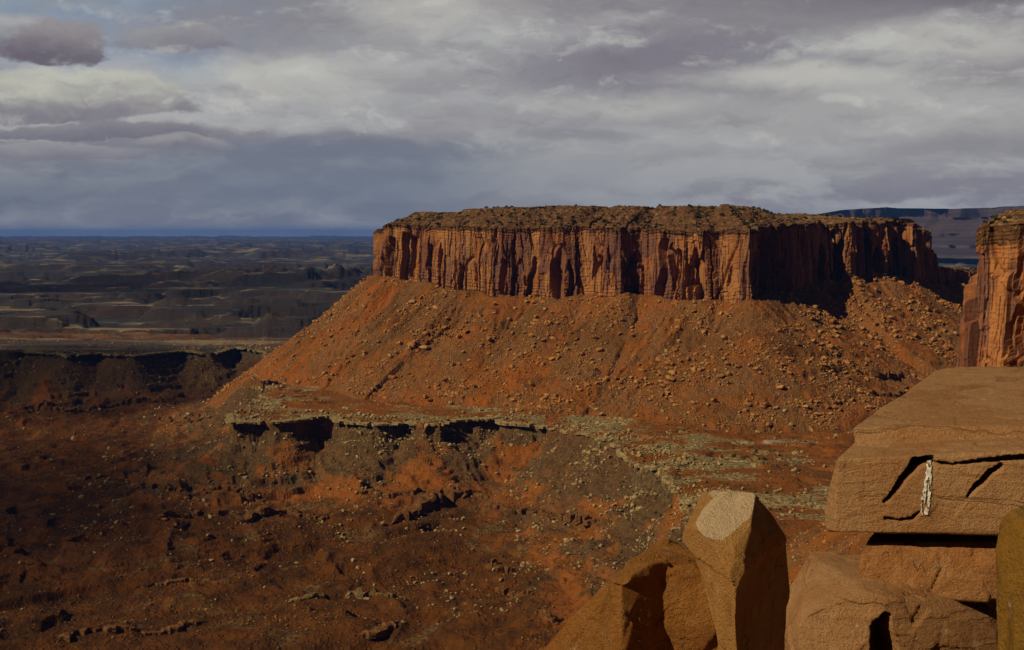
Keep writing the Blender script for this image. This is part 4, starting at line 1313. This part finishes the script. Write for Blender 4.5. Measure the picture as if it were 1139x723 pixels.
so = film.modifiers.new('thickness', 'SOLIDIFY'); so.thickness = .003; so.offset = -1
film.parent = slab

# --- blocks under the slab
mid = rock('stone_block', [[A3(957, 602, 6.38), A3(1110, 602, 6.17), A3(1150, 603, 6.12), A3(953, 640, 6.35), A3(952, 656, 6.36), A3(985, 664, 6.28), A3(1060, 665, 6.18), A3(1112, 668, 6.12),
                           A3(958, 620, 6.35), A3(1106, 630, 6.12), A3(1150, 668, 6.08), A3(1020, 612, 6.27), (2.40, 7.3, -1.50), (3.4, 7.2, -1.50), (2.35, 7.3, -1.95), (3.4, 7.2, -1.95)]],
           M_ORANGE, .010, 2, [(.5, .012, 'n'), (.22, .010, 'f'), (.09, .0045, 'f'), (.04, .002, 'n')], 33, None, None, (14, .05))
tag(mid, 'thin rough orange block wedged in shade beneath the big tan slab', 'boulder')
low = rock('stone_block', [[A3(890, 694, 6.05), A3(905, 684, 6.02), A3(948, 656, 6.25), A3(966, 660, 5.98), A3(1040, 674, 6.02), A3(1110, 700, 6.1), A3(968, 760, 5.9), A3(890, 712, 6.0), A3(905, 770, 5.95),
                           A3(1110, 780, 6.0), A3(950, 780, 6.0), (1.5, 7.4, -2.5), (3.2, 7.4, -2.6), (3.2, 7.4, -1.95), (1.75, 7.2, -1.86)]],
           M_SLAB, .0105, 2, [(.6, .014, 'n'), (.34, .012, 'f'), (.12, .0035, 'f'), (.05, .0016, 'n'), (.6, .010, 'k')], 41,
           lambda co, nr: co + np.stack([0 * co[:, 0], .30 * np.clip(groove(*[v_ for v_ in project(*[co[:, i_].astype(float) for i_ in range(3)])], [(986, 686, 5), (980, 700, 12), (984, 724, 16), (984, 760, 18)], 1.0), 0, 1) * (nr[:, 1] < -.2), 0 * co[:, 0]], -1), None, (22, .06))  # groove cut where a pointed cast shadow lies
tag(low, 'tan wedge-shaped boulder at the foot of the stack with a notch carved for a dark shadow', 'boulder')
right_b = rock('boulder', [[A3(1112, 580, 4.55), A3(1124, 566, 4.5), A3(1150, 558, 4.5), A3(1107, 610, 4.52), A3(1108, 680, 4.50), A3(1112, 760, 4.48), A3(1300, 560, 4.3), A3(1300, 900, 4.0), A3(1112, 900, 4.4),
                            A3(1160, 640, 4.25), A3(1150, 800, 4.2), (2.35, 5.2, -1.15), (2.9, 5.1, -2.65), (2.2, 5.3, -1.3), (2.2, 5.2, -2.65)]],
              M_MUST, .012, 5, [(.5, .012, 'n'), (.16, .005, 'n'), (.2, .004, 'f'), (.05, .0015, 'n'), (.3, .01, 'k')], 55)
tag(right_b, 'dark mustard boulder with a smooth rounded side, cut off by the right edge', 'boulder')

# --- upright boulder
KN = .60                                                      # these two stand nearer, on the upper step


def near(pts): return [tuple(np.array(p) * KN) for p in pts]


def on_plane(px, py, p0, nrm):
    d = at(px, py, 1.0); return tuple(d * (np.dot(p0, nrm) / np.dot(d, nrm)))


PT = at(801, 594, 5.30); NT = np.array((-.16, -.30, .94))
tp = [on_plane(*q, PT, NT) for q in ((790, 547), (838, 548), (847, 556), (844, 563), (801, 594), (775, 590), (769, 575), (775, 559))]
print('TOPY', [round(t[1], 2) for t in tp])
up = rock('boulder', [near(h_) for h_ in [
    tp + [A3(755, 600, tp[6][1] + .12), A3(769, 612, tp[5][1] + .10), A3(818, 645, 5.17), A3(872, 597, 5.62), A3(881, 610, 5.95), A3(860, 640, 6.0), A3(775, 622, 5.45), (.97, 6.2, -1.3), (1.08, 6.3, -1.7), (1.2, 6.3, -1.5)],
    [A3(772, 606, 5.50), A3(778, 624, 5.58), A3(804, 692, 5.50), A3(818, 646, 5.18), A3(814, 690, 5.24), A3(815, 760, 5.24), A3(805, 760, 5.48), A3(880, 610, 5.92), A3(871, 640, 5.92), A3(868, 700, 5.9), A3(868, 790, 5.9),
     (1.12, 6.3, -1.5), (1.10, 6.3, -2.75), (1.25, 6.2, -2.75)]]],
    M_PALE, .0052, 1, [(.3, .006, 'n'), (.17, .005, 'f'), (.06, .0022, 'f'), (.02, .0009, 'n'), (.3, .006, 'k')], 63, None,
    lambda co, nr: (nr @ (NT / np.linalg.norm(NT)) > .85) * (np.abs((co - PT * KN) @ (NT / np.linalg.norm(NT))) < .07) * 1.0, (30, .022))  # mask that colours the top facet paler
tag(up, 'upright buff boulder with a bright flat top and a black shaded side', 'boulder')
left = rock('boulder', [near(h_) for h_ in [
    [A3(742, 605, 6.00), A3(770, 612, 5.85), A3(777, 624, 5.68), A3(691, 633, 5.42), A3(728, 625, 5.52), A3(601, 724, 5.85), A3(560, 766, 5.95), A3(692, 700, 5.36), A3(692, 790, 5.30), A3(600, 800, 5.7),
     (.25, 6.5, -2.75), (.85, 6.4, -2.75), (.80, 6.4, -1.6), (.45, 6.5, -2.0), A3(700, 640, 5.62), A3(702, 790, 5.62)],
    [A3(702, 642, 5.60), A3(778, 626, 5.52), A3(802, 694, 5.40), A3(706, 700, 5.54), A3(708, 790, 5.62), A3(803, 790, 5.55), (.95, 6.3, -1.6), (.95, 6.3, -2.75), (.5, 6.2, -2.75)]]],
    M_BOULD, .0055, 1, [(.3, .007, 'n'), (.15, .009, 'f'), (.055, .004, 'f'), (.02, .001, 'n'), (.35, .006, 'k')], 71, None, None, (22, .025))
tag(left, 'brown tilted boulder with a sloping left face, leaning beside the upright boulder', 'boulder')

# ------------------------------------------------------------------ clouds off to the left that shade parts of the land
m_, nt_, b_, tc_ = new_mat('cloud_vapour')
b_.inputs['Base Color'].default_value = (.8, .8, .82, 1)
tr_ = nt_.nodes.new('ShaderNodeBsdfTransparent'); mx_ = nt_.nodes.new('ShaderNodeMixShader')
mx_.inputs[0].default_value = .055
nt_.links.new(tr_.outputs[0], mx_.inputs[1]); nt_.links.new(b_.outputs[0], mx_.inputs[2])
nt_.links.new(mx_.outputs[0], [n for n in nt_.nodes if n.type == 'OUTPUT_MATERIAL'][0].inputs[0])
M_CLOUD = m_


def cloud(label, gx, gy, gz, h, rx, ry, n, seed, puff=.28, rot=0.0):
    """a drifting cloud whose shadow falls around (gx, gy): n puffs, each a lumpy flattened ball"""
    r = np.random.default_rng(seed); t = (h - gz) / SUN.z
    cx, cy = gx + SUN.x * t, gy + SUN.y * t
    Vs, Fs, nv = [], [], 0
    bm = bmesh.new(); bmesh.ops.create_icosphere(bm, subdivisions=3, radius=1); bv_ = np.array([v_.co[:] for v_ in bm.verts]); bf = np.array([[v_.index for v_ in f.verts] for f in bm.faces]); bm.free()
    for k in range(n):
        rr = math.sqrt(r.uniform()) ; a = r.uniform(0, 6.283)
        ex, ey = math.cos(a) * rr * rx, math.sin(a) * rr * ry
        px_, py_ = ex * math.cos(rot) - ey * math.sin(rot), ex * math.sin(rot) + ey * math.cos(rot)
        s = puff * min(rx, ry) * r.uniform(.6, 1.5) * (1.15 - .5 * rr)
        q = bv_ * (1 + .30 * f3(bv_ * 1.7 + k * 7.1, 4, seed)[:, None]) * (s * r.uniform(1, 1.9), s, s * .45)
        q[:, 2] = np.where(q[:, 2] < 0, q[:, 2] * .35, q[:, 2])
        Vs.append(q + (cx + px_, cy + py_, h + r.uniform(-.1, .25) * s)); Fs.append(bf + nv); nv += len(bv_)
    return mesh_raw('cloud', np.vstack(Vs), np.vstack(Fs), M_CLOUD, True)


CLOUDS = [cloud('', -860, 1600, -380, 1500, 460, 640, 80, 1, .36),
          cloud('', -1000, 2680, -330, 1900, 640, 270, 80, 2, .5),
          cloud('', -2500, 6600, -270, 4200, 1500, 900, 60, 3, .4, .1),
          cloud('', 900, 9000, -270, 5200, 1200, 700, 40, 5, .4, -.1)]
CLOUDS[0].name = 'clouds'
for c_ in CLOUDS: tag(c_, kind='stuff')

# ------------------------------------------------------------------ haze
hz = bmesh.new(); bmesh.ops.create_cube(hz, size=1.0)
zmin, zmax = float(Z.min()) - 6.0, 540.0
for v_ in hz.verts:
    v_.co = Vector((v_.co.x * 260000, v_.co.y * 260000, zmin if v_.co.z < 0 else zmax))
me = bpy.data.meshes.new('haze'); hz.to_mesh(me); hz.free()
haze = bpy.data.objects.new('haze', me); COL.objects.link(haze); tag(haze, kind='stuff')
m = bpy.data.materials.new('thin_blue_air'); m.use_nodes = True; nt = m.node_tree; nt.nodes.clear()
out = nt.nodes.new('ShaderNodeOutputMaterial'); pv = nt.nodes.new('ShaderNodeVolumePrincipled')
pv.inputs['Color'].default_value = (0.11, 0.31, 1.0, 1); pv.inputs['Density'].default_value = 1.4e-5
nt.links.new(pv.outputs[0], out.inputs['Volume']); me.materials.append(m)
